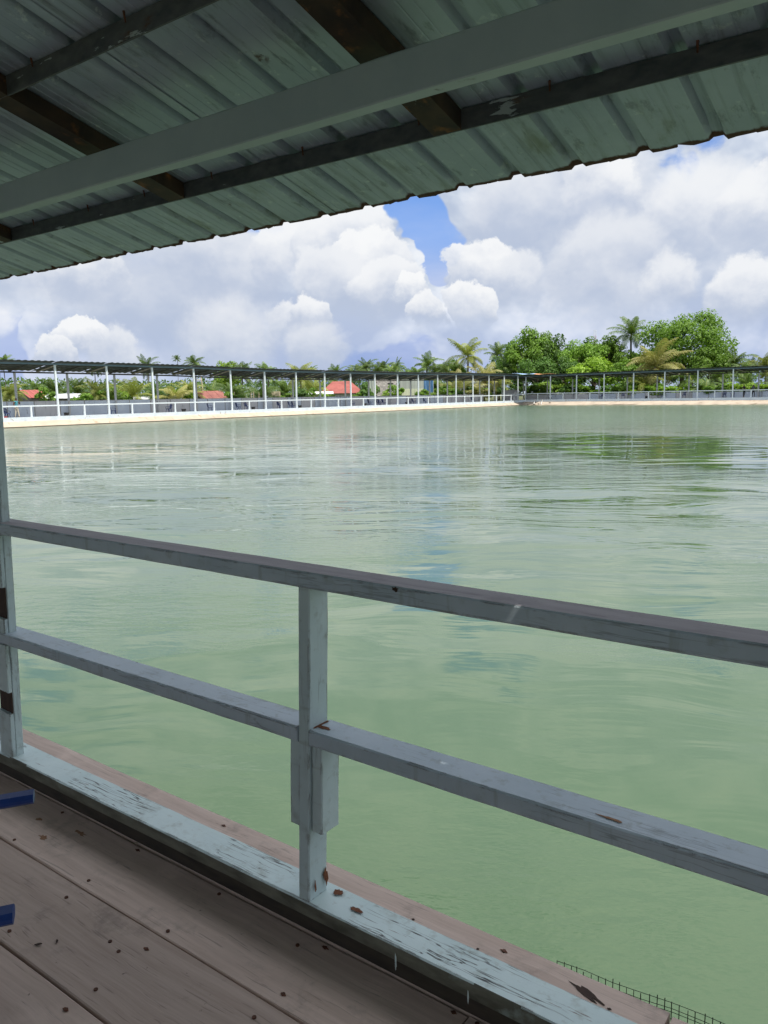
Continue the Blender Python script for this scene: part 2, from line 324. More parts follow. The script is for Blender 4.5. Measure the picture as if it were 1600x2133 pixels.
MAT['beige_cloth'] = surf('beige_cloth', (.42, .38, .31), (.52, .47, .39), 5, rough=.9, bump=0)
MAT['black_cloth'] = surf('black_cloth', (.012, .010, .012), (.03, .022, .024), 6, rough=.9, bump=0)
MAT['grey_cloth'] = surf('grey_cloth', (.07, .07, .09), (.11, .11, .14), 6, rough=.9, bump=0)
MAT['dark_cloth'] = surf('dark_trousers', (.010, .011, .014), (.025, .026, .03), 6, rough=.9, bump=0)
MAT['red_plastic'] = surf('red_plastic', (.35, .03, .02), (.45, .05, .035), 5, rough=.5, bump=0)

def sheet_mat():
    """aged galvanised sheet: streaks down the slope, bare rust along the ragged eave"""
    m, T, b = new_mat('aged_zinc_sheet')
    tc = T.n('ShaderNodeTexCoord'); oi = T.n('ShaderNodeObjectInfo')
    O = tc.outputs['Object']
    P = T.v('ADD', O, T.v('SCALE', (3, 1, 0), sc=T.m('MULTIPLY', oi.outputs['Random'], 7.0)))
    st = T.noise(T.v('MULTIPLY', P, (30, 1.6, 1.6)), 1.0, 7, .6)
    sp = T.noise(P, 26, 6, .7)
    bg = T.noise(P, 3.0, 6, .6)
    col = T.ramp(bg, [(.3, (.28, .335, .41)), (.7, (.42, .475, .55))])
    col = T.mix(T.m('MULTIPLY', T.step(st, .50, .72), .55), col, (.125, .145, .15))
    col = T.mix(T.m('MULTIPLY', T.step(sp, .59, .68), .80), col, (.50, .56, .57))
    dk = T.noise(T.v('MULTIPLY', P, (3, 1, 1)), 9.0, 8, .7)
    col = T.mix(T.m('MULTIPLY', T.step(dk, .54, .68), .55), col, (.10, .115, .12))
    al = T.noise(T.v('MULTIPLY', P, (6, 2, 2)), 1.3, 6, .65)
    sep = T.n('ShaderNodeSeparateXYZ', {0: O}); y = T.m('ADD', sep.outputs[1], 1.37)
    near = T.step(y, 1.62, 2.0)
    col = T.mix(T.m('MULTIPLY', T.m('MULTIPLY', T.step(al, .50, .66), near), .75), col, (.115, .13, .045))
    rn = T.noise(P, 30, 5, .6)
    edge = T.step(T.m('ADD', y, T.m('MULTIPLY', rn, .030)), 2.017, 2.026)
    rs = T.step(T.noise(P, 5.5, 6, .6), .70, .74)
    rm = T.m('MAXIMUM', edge, T.m('MULTIPLY', rs, .8))
    col = T.mix(rm, col, (.075, .030, .016))
    setin(T, b, 'Base Color', col)
    setin(T, b, 'Roughness', T.m('ADD', .42, T.m('MULTIPLY', rm, .4)))
    setin(T, b, 'Metallic', T.m('MULTIPLY', T.m('SUBTRACT', 1.0, rm), .25))
    bn = T.n('ShaderNodeBump', {'Strength': .3, 'Distance': .002, 'Height': T.m('ADD', sp, st)})
    T.t.links.new(bn.outputs[0], b.inputs['Normal'])
    return m
MAT['sheet'] = sheet_mat()

def water_mat():
    m, T, b = new_mat('turbid_green_water')
    tc = T.n('ShaderNodeTexCoord')
    P = T.n('ShaderNodeMapping', {'Vector': tc.outputs['Object'], 'Rotation': (0, 0, -YAW+R(6))}).outputs[0]
    c = T.noise(P, .12, 4, .55)
    col = T.ramp(c, [(.3, (.063, .109, .052)), (.7, (.082, .126, .070))])
    setin(T, b, 'Base Color', col)
    b.inputs['IOR'].default_value = 1.46
    O = tc.outputs['Object']
    wp = T.v('ADD', P, T.v('SCALE', T.n('ShaderNodeTexNoise', {'Vector': P, 'Scale': .30, 'Detail': 2.0}).outputs[1], sc=2.2))
    swell = T.noise(T.v('MULTIPLY', wp, (.22, .8, 1)), .62, 2, .5)
    rip = T.noise(T.v('MULTIPLY', wp, (.15, 1, 1)), 2.3, 3, .5)
    fine = T.noise(T.v('MULTIPLY', P, (.5, 1, 1)), 9.0, 3, .5)
    # a lee patch of still water, a breeze ruffled far half, gentle water by the deck
    dist = T.v('LENGTH', T.v('MULTIPLY', O, (1, 1, 0)))
    cp = place_water(1370, 930)
    q = T.v('MULTIPLY', T.v('SUBTRACT', T.n('ShaderNodeMapping', {'Vector': O, 'Rotation': (0, 0, -YAW)}).outputs[0], (cp.x*math.cos(YAW)+cp.y*math.sin(YAW), -cp.x*math.sin(YAW)+cp.y*math.cos(YAW), 0)), (1/4.6, 1/10.5, 0))
    wob = T.m('MULTIPLY', T.m('SUBTRACT', T.noise(P, .22, 3, .5), .5), .9)
    lee = T.m('SUBTRACT', 1.0, T.step(T.m('ADD', T.v('LENGTH', q), T.m('MULTIPLY', wob, .6)), .75, 1.15))
    far = T.step(dist, 6.0, 24.0); vfar = T.step(dist, 38.0, 62.0)
    mask = T.step(T.noise(T.v('MULTIPLY', P, (.5, 1, 1)), .13, 3, .5), .40, .62)
    mask2 = T.step(T.noise(T.v('ADD', P, (40, 3, 0)), .30, 3, .5), .46, .62)
    calm = T.m('SUBTRACT', 1.0, T.m('MULTIPLY', lee, .96))
    a1 = T.m('MULTIPLY', T.m('ADD', T.m('ADD', .06, T.m('MULTIPLY', mask, .22)), T.m('ADD', T.m('MULTIPLY', far, T.m('ADD', .25, T.m('MULTIPLY', mask, .75))), T.m('MULTIPLY', vfar, 1.0))), calm)
    h = T.m('ADD', T.m('MULTIPLY', swell, .085), T.m('MULTIPLY', rip, T.m('MULTIPLY', a1, .055)))
    a2 = T.m('MULTIPLY', T.m('ADD', T.m('MULTIPLY', mask2, T.m('ADD', .55, T.m('MULTIPLY', far, .45))), T.m('MULTIPLY', vfar, 2.0)), calm)
    h = T.m('ADD', h, T.m('MULTIPLY', fine, T.m('MULTIPLY', a2, .017)))
    setin(T, b, 'Roughness', T.m('ADD', .012, T.m('MULTIPLY', T.m('MULTIPLY', T.step(dist, 22.0, 70.0), calm), .16)))   # ripples too small to see, far off
    bn = T.n('ShaderNodeBump', {'Strength': 1.0, 'Distance': 1.0, 'Height': h})
    T.t.links.new(bn.outputs[0], b.inputs['Normal'])
    return m
def place_water(px, py):
    d = ray(px, py); return d*((-.75-EYE)/d.z)
MAT['water'] = water_mat()

# ------------------------------------------------------------------ mesh helpers
def link(o): COL.objects.link(o); return o
def tag(o, label=None, cat=None, group=None, kind=None):
    for k, v in (('label', label), ('category', cat), ('group', group), ('kind', kind)):
        if v: o[k] = v
    return o
def empty(name, loc=(0, 0, 0), rz=0, label=None, cat=None, group=None, kind=None):
    o = bpy.data.objects.new(name, None); o.location = loc; o.rotation_euler = (0, 0, rz); o.empty_display_size = .1
    return tag(link(o), label, cat, group, kind)

class MB:
    def __init__(s): s.v = []; s.f = []; s.mi = []
    def add(s, vs, fs, mi=0):
        b = len(s.v); s.v += [tuple(v) for v in vs]
        s.f += [tuple(b+i for i in f) for f in fs]; s.mi += [mi]*len(fs)
    def box(s, c, size, rz=0, mi=0, rot=None):
        hx, hy, hz = (x/2 for x in size)
        mt = rot if rot else Matrix.Rotation(rz, 3, 'Z')
        c = Vector(c)
        vs = [c + mt @ Vector((x*hx, y*hy, z*hz)) for x in (-1, 1) for y in (-1, 1) for z in (-1, 1)]
        s.add(vs, [(0, 1, 3, 2), (4, 6, 7, 5), (0, 4, 5, 1), (2, 3, 7, 6), (0, 2, 6, 4), (1, 5, 7, 3)], mi)
    def bar(s, a, b, w, h, mi=0, up=(0, 0, 1)):
        a, b = Vector(a), Vector(b); d = (b-a).normalized(); up = Vector(up)
        sx = d.cross(up)
        if sx.length < 1e-4: sx = d.cross(Vector((1, 0, 0)))
        sx.normalize(); sz = sx.cross(d)
        s.box((a+b)/2, (w, (b-a).length, h), mi=mi, rot=Matrix((sx, d, sz)).transposed())
    def tube(s, pts, rad, n=6, mi=0, cap=True):
        pts = [Vector(p) for p in pts]; rings = []
        for i, p in enumerate(pts):
            d = (pts[min(i+1, len(pts)-1)] - pts[max(i-1, 0)]).normalized()
            x = d.cross(Vector((0, 0, 1)))
            if x.length < 1e-3: x = d.cross(Vector((1, 0, 0)))
            x.normalize(); y = d.cross(x)
            r = rad[i] if isinstance(rad, (list, tuple)) else rad
            rings.append([p + x*math.cos(2*math.pi*k/n)*r + y*math.sin(2*math.pi*k/n)*r for k in range(n)])
        vs = [q for rg in rings for q in rg]
        fs = [(i*n+k, i*n+(k+1) % n, (i+1)*n+(k+1) % n, (i+1)*n+k) for i in range(len(pts)-1) for k in range(n)]
        if cap: fs += [tuple(range(n-1, -1, -1)), tuple((len(pts)-1)*n+k for k in range(n))]
        s.add(vs, fs, mi)
    def mesh(s, name, mats, smooth=False):
        me = bpy.data.meshes.new(name); me.from_pydata(s.v, [], s.f)
        for m in (mats if isinstance(mats, (list, tuple)) else [mats]): me.materials.append(m)
        me.polygons.foreach_set('material_index', s.mi)
        if smooth: me.polygons.foreach_set('use_smooth', [True]*len(s.f))
        me.update(); return me
    def build(s, name, mats, parent=None, smooth=False, loc=None):
        o = bpy.data.objects.new(name, s.mesh(name, mats, smooth))
        if parent: o.parent = parent
        if loc: o.location = loc
        return link(o)
def inst(name, me, parent=None, loc=(0, 0, 0), rot=(0, 0, 0), sc=(1, 1, 1)):
    o = bpy.data.objects.new(name, me); o.location = loc; o.rotation_euler = rot; o.scale = sc
    if parent: o.parent = parent
    return link(o)
def copy_tree(o, parent=None):
    c = o.copy(); COL.objects.link(c)
    if parent: c.parent = parent
    for ch in o.children: copy_tree(ch, c)
    return c

def timber(a, b, w, h, ch=.004, seg=14, jit=.0012, top_mi=None, side_mi=None, up=(0, 0, 1)):
    """squared timber from a to b: worn arrises, slightly uneven edges. w = horizontal depth, h = height"""
    mb = MB(); a, b = Vector(a), Vector(b); d = (b-a); L = d.length; d.normalize()
    sx = d.cross(Vector(up)).normalized(); sz = sx.cross(d)
    prof = [(-w/2+ch, -h/2), (w/2-ch, -h/2), (w/2, -h/2+ch), (w/2, h/2-ch), (w/2-ch, h/2), (-w/2+ch, h/2), (-w/2, h/2-ch), (-w/2, -h/2+ch)]
    sd = random.random()*50; vs = []
    for i in range(seg+1):
        t = i/seg
        for k, (x, z) in enumerate(prof):
            q = noise.noise_vector(Vector((t*L*9+sd, k*3.7, sd)))*jit + noise.noise_vector(Vector((t*L*1.2+sd, 1, sd)))*jit*1.5
            vs.append(a + d*(t*L) + sx*(x+q.x) + sz*(z+q.y))
    n = 8
    for k in range(n):
        fs = [(i*n+k, (i+1)*n+k, (i+1)*n+(k+1) % n, i*n+(k+1) % n) for i in range(seg)]
        mi = 0
        if top_mi is not None and k == 4: mi = top_mi
        if side_mi is not None and k in (6, 7, 0): mi = side_mi
        if k == 0:
            mb.add(vs, fs, mi)
        else:
            mb.f += fs; mb.mi += [mi]*len(fs)
    mb.f += [tuple(reversed(range(n))), tuple(seg*n+k for k in range(n))]; mb.mi += [0, 0]
    return mb

def blot(c, rx, ry, normal='z', n=13, jag=.5, th=.0006, seed=0):
    """thin irregular stain lying on a face"""
    rd = random.Random(seed); pts = []
    for k in range(n):
        a = 2*math.pi*k/n; r = 1 - jag*rd.random()
        pts.append((math.cos(a)*r*rx, math.sin(a)*r*ry))
    mb = MB(); c = Vector(c)
    ax = {'z': (Vector((1, 0, 0)), Vector((0, 1, 0)), Vector((0, 0, 1))), 'x': (Vector((0, 1, 0)), Vector((0, 0, 1)), Vector((1, 0, 0))),
          'y': (Vector((1, 0, 0)), Vector((0, 0, 1)), Vector((0, -1, 0)))}[normal]
    lo = [c + ax[0]*x + ax[1]*y for x, y in pts]; hi = [p + ax[2]*th for p in lo]
    mb.add(lo+hi, [tuple(range(n, 2*n))] + [(k, (k+1) % n, n+(k+1) % n, n+k) for k in range(n)])
    return mb

# ------------------------------------------------------------------ ground, pond, banks
WZ = -.75
D1 = Vector((.05, 5.127, 0)); P1 = Vector((-65.8, 34.77, 0))            # front posts of the wing along the far side
SC = .915
P2 = Vector((-69.758*SC, 139.723*SC, .10)); D2 = Vector((5.58*SC, -1.015*SC, 0))
N2 = Vector((-D2.y, D2.x, 0)).normalized()                                # away from the pond
CORNER = Vector((-64.9, 127.6, .05))
def p1(k, off=0, z=0): return P1 + D1*k + Vector((-off, .01*off, z))
def p2(k, off=0, z=0): return P2 + D2*k + N2*off + Vector((0, 0, z))
A0 = p1(-8); B0 = p1(17.9); Cc = Vector((B0.x+.3, B0.y+3.2, 0)); E1 = p2(24)
mb = MB()
E2 = p2(24, 2.0)
inner = [(-67.3, -9), (-66.8, 129.8), (E2.x, E2.y), (E2.x, -9)]
outer = [(-900, -900), (-900, 1600), (900, 1600), (900, -900)]
gz = -.06
mb.add([(x, y, gz) for x, y in outer] + [(x, y, gz) for x, y in inner], [(0, 4, 5, 1), (1, 5, 6, 2), (2, 6, 7, 3), (3, 7, 4, 0)])
tag(mb.build('ground', MAT['soil']), kind='structure')
mb = MB(); mb.add([(-64.9, -9, WZ), (-64.5, 127, WZ), (E1.x, E1.y-.5, WZ), (E1.x, -9, WZ)], [(0, 3, 2, 1)])
tag(mb.build('water', MAT['water']), kind='structure')

def bank_strip(name, fn, k0, k1, n, top_z, w):
    """sloped plaster bank: uneven sheet with a dark wet foot"""
    mb = MB(); rows = []
    for i in range(n+1):
        k = k0+(k1-k0)*i/n; row = []
        for j in range(6):
            s = j/5
            p = fn(k, -(.12 + (w-.12+.15)*s))
            z = top_z(k) - .24 + (WZ-.10-(top_z(k)-.24))*(s**1.15)
            q = noise.noise(Vector((p.x*.9, p.y*.9, j*.7)))*.07 + noise.noise(Vector((p.x*.23, p.y*.23, 2)))*.06
            row.append(Vector((p.x, p.y, z + (q if 0 < j else 0))))
        rows.append(row)
    vs = [p for r in rows for p in r]; m = 6
    for j in range(5):
        mb_f = [(i*m+j, (i+1)*m+j, (i+1)*m+j+1, i*m+j+1) for i in range(n)]
        if j == 0: mb.add(vs, mb_f, 0)
        else: mb.f += mb_f; mb.mi += [0]*len(mb_f)
    o = mb.build(name, [MAT['bank']], smooth=True); return tag(o, kind='structure')
bank_strip('bank', lambda k, off: p1(k, off), -8, 18.05, 300, lambda k: 0, 1.02)
bank_strip('bank', lambda k, off: p2(k, off), -.15, 24, 280, lambda k: .1, 1.2)
# wet foot line
mb = MB()
for fn, k0, k1 in ((p1, -8, 18.0), (p2, -.1, 24)):
    a, b = fn(k0, -1.04), fn(k1, -1.04); a.z = b.z = WZ+.02; mb.bar(a, b, .16, .10)
tag(mb.build('bank', MAT['wetline']), kind='structure')
# walkway slabs with pale curb
def slab(fn, k0, k1, z0):
    mb = MB()
    q = [fn(k0, -.14), fn(k1, -.14), fn(k1, 4.3), fn(k0, 4.3)]
    top = [Vector((p.x, p.y, z0)) for p in q]; bot = [Vector((p.x, p.y, -.9)) for p in q]
    mb.add(top+bot, [(0, 1, 2, 3)], 0); mb.add(top+bot, [(0, 4, 5, 1), (1, 5, 6, 2), (2, 6, 7, 3), (3, 7, 4, 0)], 1)
    tag(mb.build('walkway', [MAT['slab'], MAT['curb']]), kind='structure')
slab(p1, -8, 18.35, 0.0); slab(p2, -.55, 24, .10)
mb = MB()
for fn, k0, k1, z in ((p1, -8, 17.95, 0), (p2, -.4, 24, .1)):
    a, b = fn(k0, -.03), fn(k1, -.03); a.z = b.z = z-.09; mb.bar(a, b, .26, .36)
a, b = p1(17.9, -.03), p2(.02, -.03); a.z = -.085; b.z = .005; mb.bar(a, b, .25, .355)
tag(mb.build('kerb', MAT['curb']), kind='structure')
mb = MB(); q = [p1(17.9, -.03), p2(.02, -.03), p2(-.5, .6), p1(17.6, .8)]
mb.add([(v.x, v.y, .045) for v in q] + [(v.x, v.y, -.9) for v in q], [(0, 1, 2, 3), (0, 4, 5, 1)])
tag(mb.build('walkway', MAT['slab']), kind='structure')

# ------------------------------------------------------------------ far shelters
def lerp_tab(tab, k):
    if k <= tab[0][0]: return tab[0][1]
    for (a, x), (b, y) in zip(tab, tab[1:]):
        if k <= b: return x + (y-x)*(k-a)/(b-a)
    return tab[-1][1]
DZ1 = [(-3, .24), (1, .19), (2, .17), (4, .11), (5, 0), (6, -.08), (8, -.12), (12, -.16), (14, -.07), (18, -.06)]
def wing(fn, k0, k1, zf, H, dz, label, rear_dz, rear_off, rear_shift, pw=.15, sheet_front=.45, skip_mid=()):
    root = empty('fishing_shelter', fn(k0), label=label, cat='shelter', group='long open shelters along the far banks')
    root_inv = Matrix.Translation(-root.location)
    T = lambda v: Vector(v) - root.location
    pm = MB(); pm.box((0, 0, .5), (pw, pw, 1)); pme = pm.mesh('post', MAT['white_far'])
    rm = MB(); rm.box((0, 0, .5), (.16, .16, 1)); rme = rm.mesh('rear_post', MAT['rear_far'])
    hm = MB(); hm.box((0, 0, .5), (.13, .13, 1)); hme = hm.mesh('rail_post', MAT['white_far'])
    d = (fn(1)-fn(0)); hd = math.atan2(d.y, d.x); L = d.length
    ft = lambda k: H + dz(k)                # top of front post
    rt = lambda k: H + dz(k) + rear_dz(k)
    for k in range(k0, k1+1):
        rd = random.Random(k*7+k0)
        inst('post', pme, root, T(fn(k, 0, zf)), (R(rd.uniform(-.6, .6)), R(rd.uniform(-.6, .6)), hd), (1, 1, ft(k)-zf))
        kk = k+rear_shift
        inst('rear_post', rme, root, T(fn(kk, rear_off, zf)), (0, 0, hd), (1, 1, rt(kk)-zf-.05))
        if k < k1:
            a, b = T(fn(k)), T(fn(k+1)); n = (fn(0, 1)-fn(0, 0)).normalized()
            # rail in one length per bay, mid post
            m = MB(); m.bar(a + d.normalized()*pw/2 + Vector((0, 0, zf+1.03)), b - d.normalized()*pw/2 + Vector((0, 0, zf+1.03)), .09, .11); m.build('rail', MAT['white_far'], root)
            if k not in skip_mid: inst('rail_post', hme, root, T(fn(k+.5, 0, zf)), (0, 0, hd), (1, 1, .975))
            # front beam, rear beam
            m = MB(); m.bar(a + Vector((0, 0, ft(k)+.06)), b + Vector((0, 0, ft(k+1)+.06)), .12, .15); m.build('front_beam', MAT['fascia'], root)
            ra, rb = T(fn(k, rear_off)), T(fn(k+1, rear_off))
            m = MB(); m.bar(ra + Vector((0, 0, rt(k)+.02)), rb + Vector((0, 0, rt(k+1)+.02)), .12, .14); m.build('rear_beam', MAT['far_purlin'], root)
            # purlins
            for j in (.25, .5, .75):
                m = MB()
                m.bar(a.lerp(ra, j) + Vector((0, 0, ft(k)+.13+(rt(k)-ft(k))*j)), b.lerp(rb, j) + Vector((0, 0, ft(k+1)+.13+(rt(k+1)-ft(k+1))*j)), .07, .07)
                m.build('purlin', MAT['far_purlin'], root)
            # pale rafter, and a dark one midway
            for q, mt in ((.06, 'far_rafter'), (.55, 'far_purlin')):
                m = MB(); m.bar(a.lerp(b, q) + n*.25 + Vector((0, 0, ft(k)-.0)), ra.lerp(rb, q) + Vector((0, 0, rt(k)+.07)), .10, .10); m.build('rafter', MAT[mt], root)
            # corrugated sheet of the bay
            m = MB(); NS = 34; vs = []
            sl = (rt(k)-ft(k))/rear_off
            for i in range(NS+1):
                s = i/NS; z = .22 + (.045 if (i//2) % 2 else 0)
                f0 = a.lerp(b, s) - n*(sheet_front + .04*math.sin(i*2.3+k)); f1 = a.lerp(b, s) + n*(rear_off+.45)
                zf0 = ft(k)+(ft(k+1)-ft(k))*s
                vs += [f0 + Vector((0, 0, zf0 + z - sl*sheet_front)), f1 + Vector((0, 0, zf0 + z + sl*(rear_off+.45)))]
            nv = len(vs); vs += [v + Vector((0, 0, .006)) for v in vs]
            fs = [(2*i, 2*i+1, 2*i+3, 2*i+2) for i in range(NS)] + [(nv+2*i, nv+2*i+2, nv+2*i+3, nv+2*i+1) for i in range(NS)]
            fs += [(2*i, 2*i+2, nv+2*i+2, nv+2*i) for i in range(NS)]
            m.add(vs, fs); m.build('roof_sheet', MAT['far_sheet'], root)
    return root
wing(p1, -3, 18, 0, 4.40, lambda k: lerp_tab(DZ1, k), 'long white posted shelter along the straight bank with the sheds and red roofed house behind',
     lambda k: -.72+.02*max(0, 8-k), 3.7, -.35)
def dz2(k): return .02*k
wing(p2, -1, 13, .10, 4.04, lambda k: .01*k, 'long white posted shelter on the far end bank below the tall leafy trees', lambda k: -.50, 3.4, .42)

cw = [o for o in COL.objects if o.name == 'fishing_shelter'][0]
m = MB(); a, b = p1(18.0) - cw.location, p2(0) - cw.location; a.z = 1.03; b.z = 1.13; m.bar(a, b, .09, .11); m.build('rail', MAT['white_far'], cw)

# back walls with rendered panels
def back_wall(fn, k0, k1, off, z0, top, label):
    root = empty('wall', fn(k0, off), label=label, cat='wall', group='low walls behind the far shelters')
    T = lambda v: Vector(v) - root.location
    k = k0; rd = random.Random(k1)
    while k < k1-.01:
        a, b = fn(k+.012, off), fn(k+.488, off); h0, h1 = top(k)+z0, top(k+.5)+z0
        mt = 'panel_a' if rd.random() < .55 else 'panel_b'
        m = MB(); a.z = b.z = z0; pr = .02*rd.random()
        n = (fn(0, 1)-fn(0, 0)).normalized()
        vs = []
        for p, h in ((a, h0), (b, h1)):
            for o in (-pr, .14):
                vs += [T(p + n*o), T(Vector((p.x, p.y, h)) + n*o)]
        m.add(vs, [(0, 4, 5, 1), (2, 3, 7, 6), (1, 5, 7, 3), (0, 1, 3, 2), (4, 6, 7, 5)])
        m.build('panel', MAT[mt], root); k += .5
    m = MB()
    i = k0
    while i < k1-.01:
        a, b = T(fn(i, off+.07)), T(fn(i+.5, off+.07)); m.bar((a.x, a.y, top(i)+z0+.025), (b.x, b.y, top(i+.5)+z0+.025), .20, .05)
        m.bar((a.x, a.y, z0), (a.x, a.y, top(i)+z0), .10, .10, up=(1, 0, 0)); i += .5
    m.build('wall_cap', MAT['cap'], root)
back_wall(p1, -8, 17, 4.0, 0, lambda k: 1.42 - .012*max(0, k), 'low blue grey panel wall behind the shelter on the straight bank')
back_wall(p2, -.5, 20, 3.7, .1, lambda k: .92, 'low grey panel wall under the leafy trees behind the end shelter')

# ------------------------------------------------------------------ near deck
deck = empty('deck', (0, 0, 0), kind='structure')
U0, U1 = -7.2, 4.6
def plank(v0, v1, u0, u1, z=0.0, mat='plank'):
    vc = (v0+v1)/2
    return timber((u0, vc, z-.016), (u1, vc, z-.016), (v1-v0), .032, ch=.003, seg=int(max(6, (u1-u0)*5)), jit=.0015).build('plank', MAT[mat], deck)
edges = [(1.404, 1.672, -6.2, -.46, 0), (1.404, 1.668, -.452, 4.5, -.002),
         (1.168, 1.396, -6.9, -.828, 0), (1.168, 1.397, -.8235, 4.6, .001), (.908, 1.161, U0, 3.1, 0), (.655, .900, -6.6, -.1, 0), (.655, .901, -.095, 4.6, 0),
         (.40, .648, U0, 4.6, 0), (.15, .393, U0, 4.6, 0), (-.10, .143, U0, 4.6, 0), (-.35, -.107, U0, 4.6, 0), (-.60, -.357, U0, 4.6, 0), (-.85, -.607, U0, 4.6, 0), (-1.1, -.857, U0, 4.6, 0), (-1.35, -1.107, U0, 4.6, 0)]
planks = [plank(*e[:4], z=e[4]) for e in edges]
rdn = random.Random(5)
for x in [U0+.3+i*.86 for i in range(14)]:
    m = MB(); m.bar((x, -1.4, -.094), (x, 1.62, -.094), .06, .12); m.build('joist', MAT['joist'], deck)
for x in (-6.5, -3.8, -1.1, 1.6, 4.3):
    m = MB(); m.tube([(x, 1.30, -3), (x, 1.30, -.155)], .07, 10); m.build('pile', MAT['joist'], deck)
nails = [(-2.423, 1.369), (-2.014, 1.376), (-2.276, 1.41, 0), (-2.0, 1.194), (-1.982, 1.111), (-1.635, 1.373), (-1.626, 1.186), (-1.615, 1.109), (-1.666, 1.062), (-1.717, 1.072),
         (-1.597, .95), (-1.598, .872), (-1.306, 1.345), (-1.241, 1.379), (-1.218, 1.2), (-1.223, 1.11), (-2.395, 1.183), (-1.975, .94), (-.86, 1.385), (-.80, 1.388), (-.862, 1.632), (-1.9, 1.63), (-2.5, 1.50)]
nm = MB(); nm.tube([(0, 0, -.002), (0, 0, .0012)], .0052, 10); nme = nm.mesh('nail', MAT['nail'])
for i, n_ in enumerate(nails):
    x, y = n_[:2]
    pl = min(planks, key=lambda p: 0 if any(e[0] <= y <= e[1] and e[2] <= x <= e[3] and planks[j] is p for j, e in enumerate(edges)) else 1)
    inst('nail', nme, pl, (x, y, .0016))
    rx = rdn.uniform(.0045, .0095)
    if rdn.random() < .8: blot((x, y, .0012), rx*rdn.uniform(.9, 1.5), rx*.55, seed=i, jag=.45, n=17).build('rust_stain', MAT['rust'], pl)
for i in range(46):      # the rest of the nails, out to the frame edges and beyond
    x = U0+.3+.43*rdn.randrange(27); j = rdn.randrange(2, 12); y = edges[j][0]+rdn.choice((.05, .19))
    if -3 < x < 0 and y > .6 or not edges[j][2] < x < edges[j][3]: continue
    inst('nail', nme, planks[j], (x, y, .0016))
for (x, y, rx, ry) in ((-2.25, 1.33, .034, .012), (-2.33, 1.245, .03, .014), (-2.45, 1.30, .02, .014)):
    blot((x, y, .0010), rx, ry, seed=int(x*100), jag=.7, n=19).build('rust_stain', MAT['rust_pale'], planks[2])
# split and rotted knot near the end of the outer board
sp = blot((-.640, 1.618, .0012), .062, .013, seed=4, jag=.75, n=16)
sp.v = [Vector((v[0], v[1] + (v[0]+.640)*-.32, v[2])) for v in sp.v]; sp.build('split', MAT['brown_wood'], planks[0])
for i, (x, y) in enumerate(((-.575, 1.60), (-1.12, 1.60), (-1.02, 1.585), (-.92, 1.60), (-.95, 1.57), (-1.75, 1.57), (-.79, 1.59))):
    blot((x, y, .0011), .006, .005, seed=i+50).build('knot', MAT['brown_wood'], planks[0])
# dry leaf litter lying on the boards
for i, (x, y, s, mt) in enumerate(((-2.52, 1.535, .016, 'bamboo'), (-2.18, 1.545, .018, 'bamboo'), (-1.83, .99, .010, 'brown_wood'), (-1.86, .955, .012, 'brown_wood'), (-1.46, .86, .015, 'brown_wood'), (-2.31, 1.418, .012, 'bamboo'), (-2.05, 1.40, .010, 'bamboo'))):
    o = blot((0, 0, 0), s, s*.35, seed=i+80, jag=.4, th=.002, n=9).build('dry_leaf', MAT[mt], loc=(x, y, .0025))
    o.rotation_euler = (.12, .1, i*1.3)
    lab = ['pale seed husk on the outer board by the corner post', 'pale dry leaf scrap on the outer board', 'small dark leaf bit beside the blue chair', 'dark curled leaf bit on the second board', 'dark leaf crumb on the boards low in view', 'pale husk in the gap under the cracked sill', 'pale scrap lying by the sill gap'][i]
    tag(o, lab, 'leaf litter', 'leaf scraps lying on the boards')

# railing -------------------------------------------------------------
VF = 1.35; VB = 1.434; VM = (VF+VB)/2; TW = VB-VF
rail = empty('railing', (0, VM, 0), label='weathered pale blue timber railing along the edge of the near deck', cat='railing')
def part(mb, name, mats, root):
    lx = root.location
    mb.v = [tuple(Vector(v)-lx) for v in mb.v]
    return mb.build(name, mats, root)
RA, RB = -6.0, 4.2
tr = part(timber((RA, VM, .972), (RB, VM, .972), TW, .040, seg=90), 'top_rail', [MAT['paint'], MAT['worn_top']], rail)
for p in tr.data.polygons:
    if p.normal.z > .8: p.material_index = 1
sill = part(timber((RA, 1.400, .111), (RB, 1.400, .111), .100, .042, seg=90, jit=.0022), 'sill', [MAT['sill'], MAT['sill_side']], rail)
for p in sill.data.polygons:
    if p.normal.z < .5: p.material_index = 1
part(timber((RA, 1.420, .0455), (RB, 1.420, .0455), .040, .086, seg=50), 'gap_shade', [MAT['joist']], rail)      # dark strip added in place of the black shade under the sill
def lower(u0, u1, dz=0): return part(timber((u0, VM, .577+dz), (u1, VM, .577+dz), TW, .040, seg=34), 'lower_rail', [MAT['paint']], rail)
lower(-6.0, -1.2868); lower(-1.2482, 1.66); lower(1.70, 4.1)
def rail_post(ut, ub):     # post leaning a little along the rail
    return part(timber((ub, VM-.004, .132), (ut, VM-.004, .952), .036, .070, ch=.003, seg=16, up=(0, 1, 0)), 'rail_post', [MAT['paint_v']], rail)
mid = rail_post(-1.252, -1.286)
for u, w, z0, z1, lean in ((-1.3042, .024, .328, .556, -.0095), (-1.2312, .026, .326, .556, -.0095)):
    part(timber((u+lean, VM+.002, z0), (u, VM+.002, z1), .034, .066, ch=.003, seg=8, up=(0, 1, 0)), 'cleat', [MAT['paint_v']], rail)
for u in (1.68, -4.95, 4.15):
    rail_post(u, u-.01)
    for du in (-.036, .036):
        part(timber((u+du, VM+.002, .33), (u+du, VM+.002, .556), .034, .066, ch=.003, seg=8, up=(0, 1, 0)), 'cleat', [MAT['paint_v']], rail)
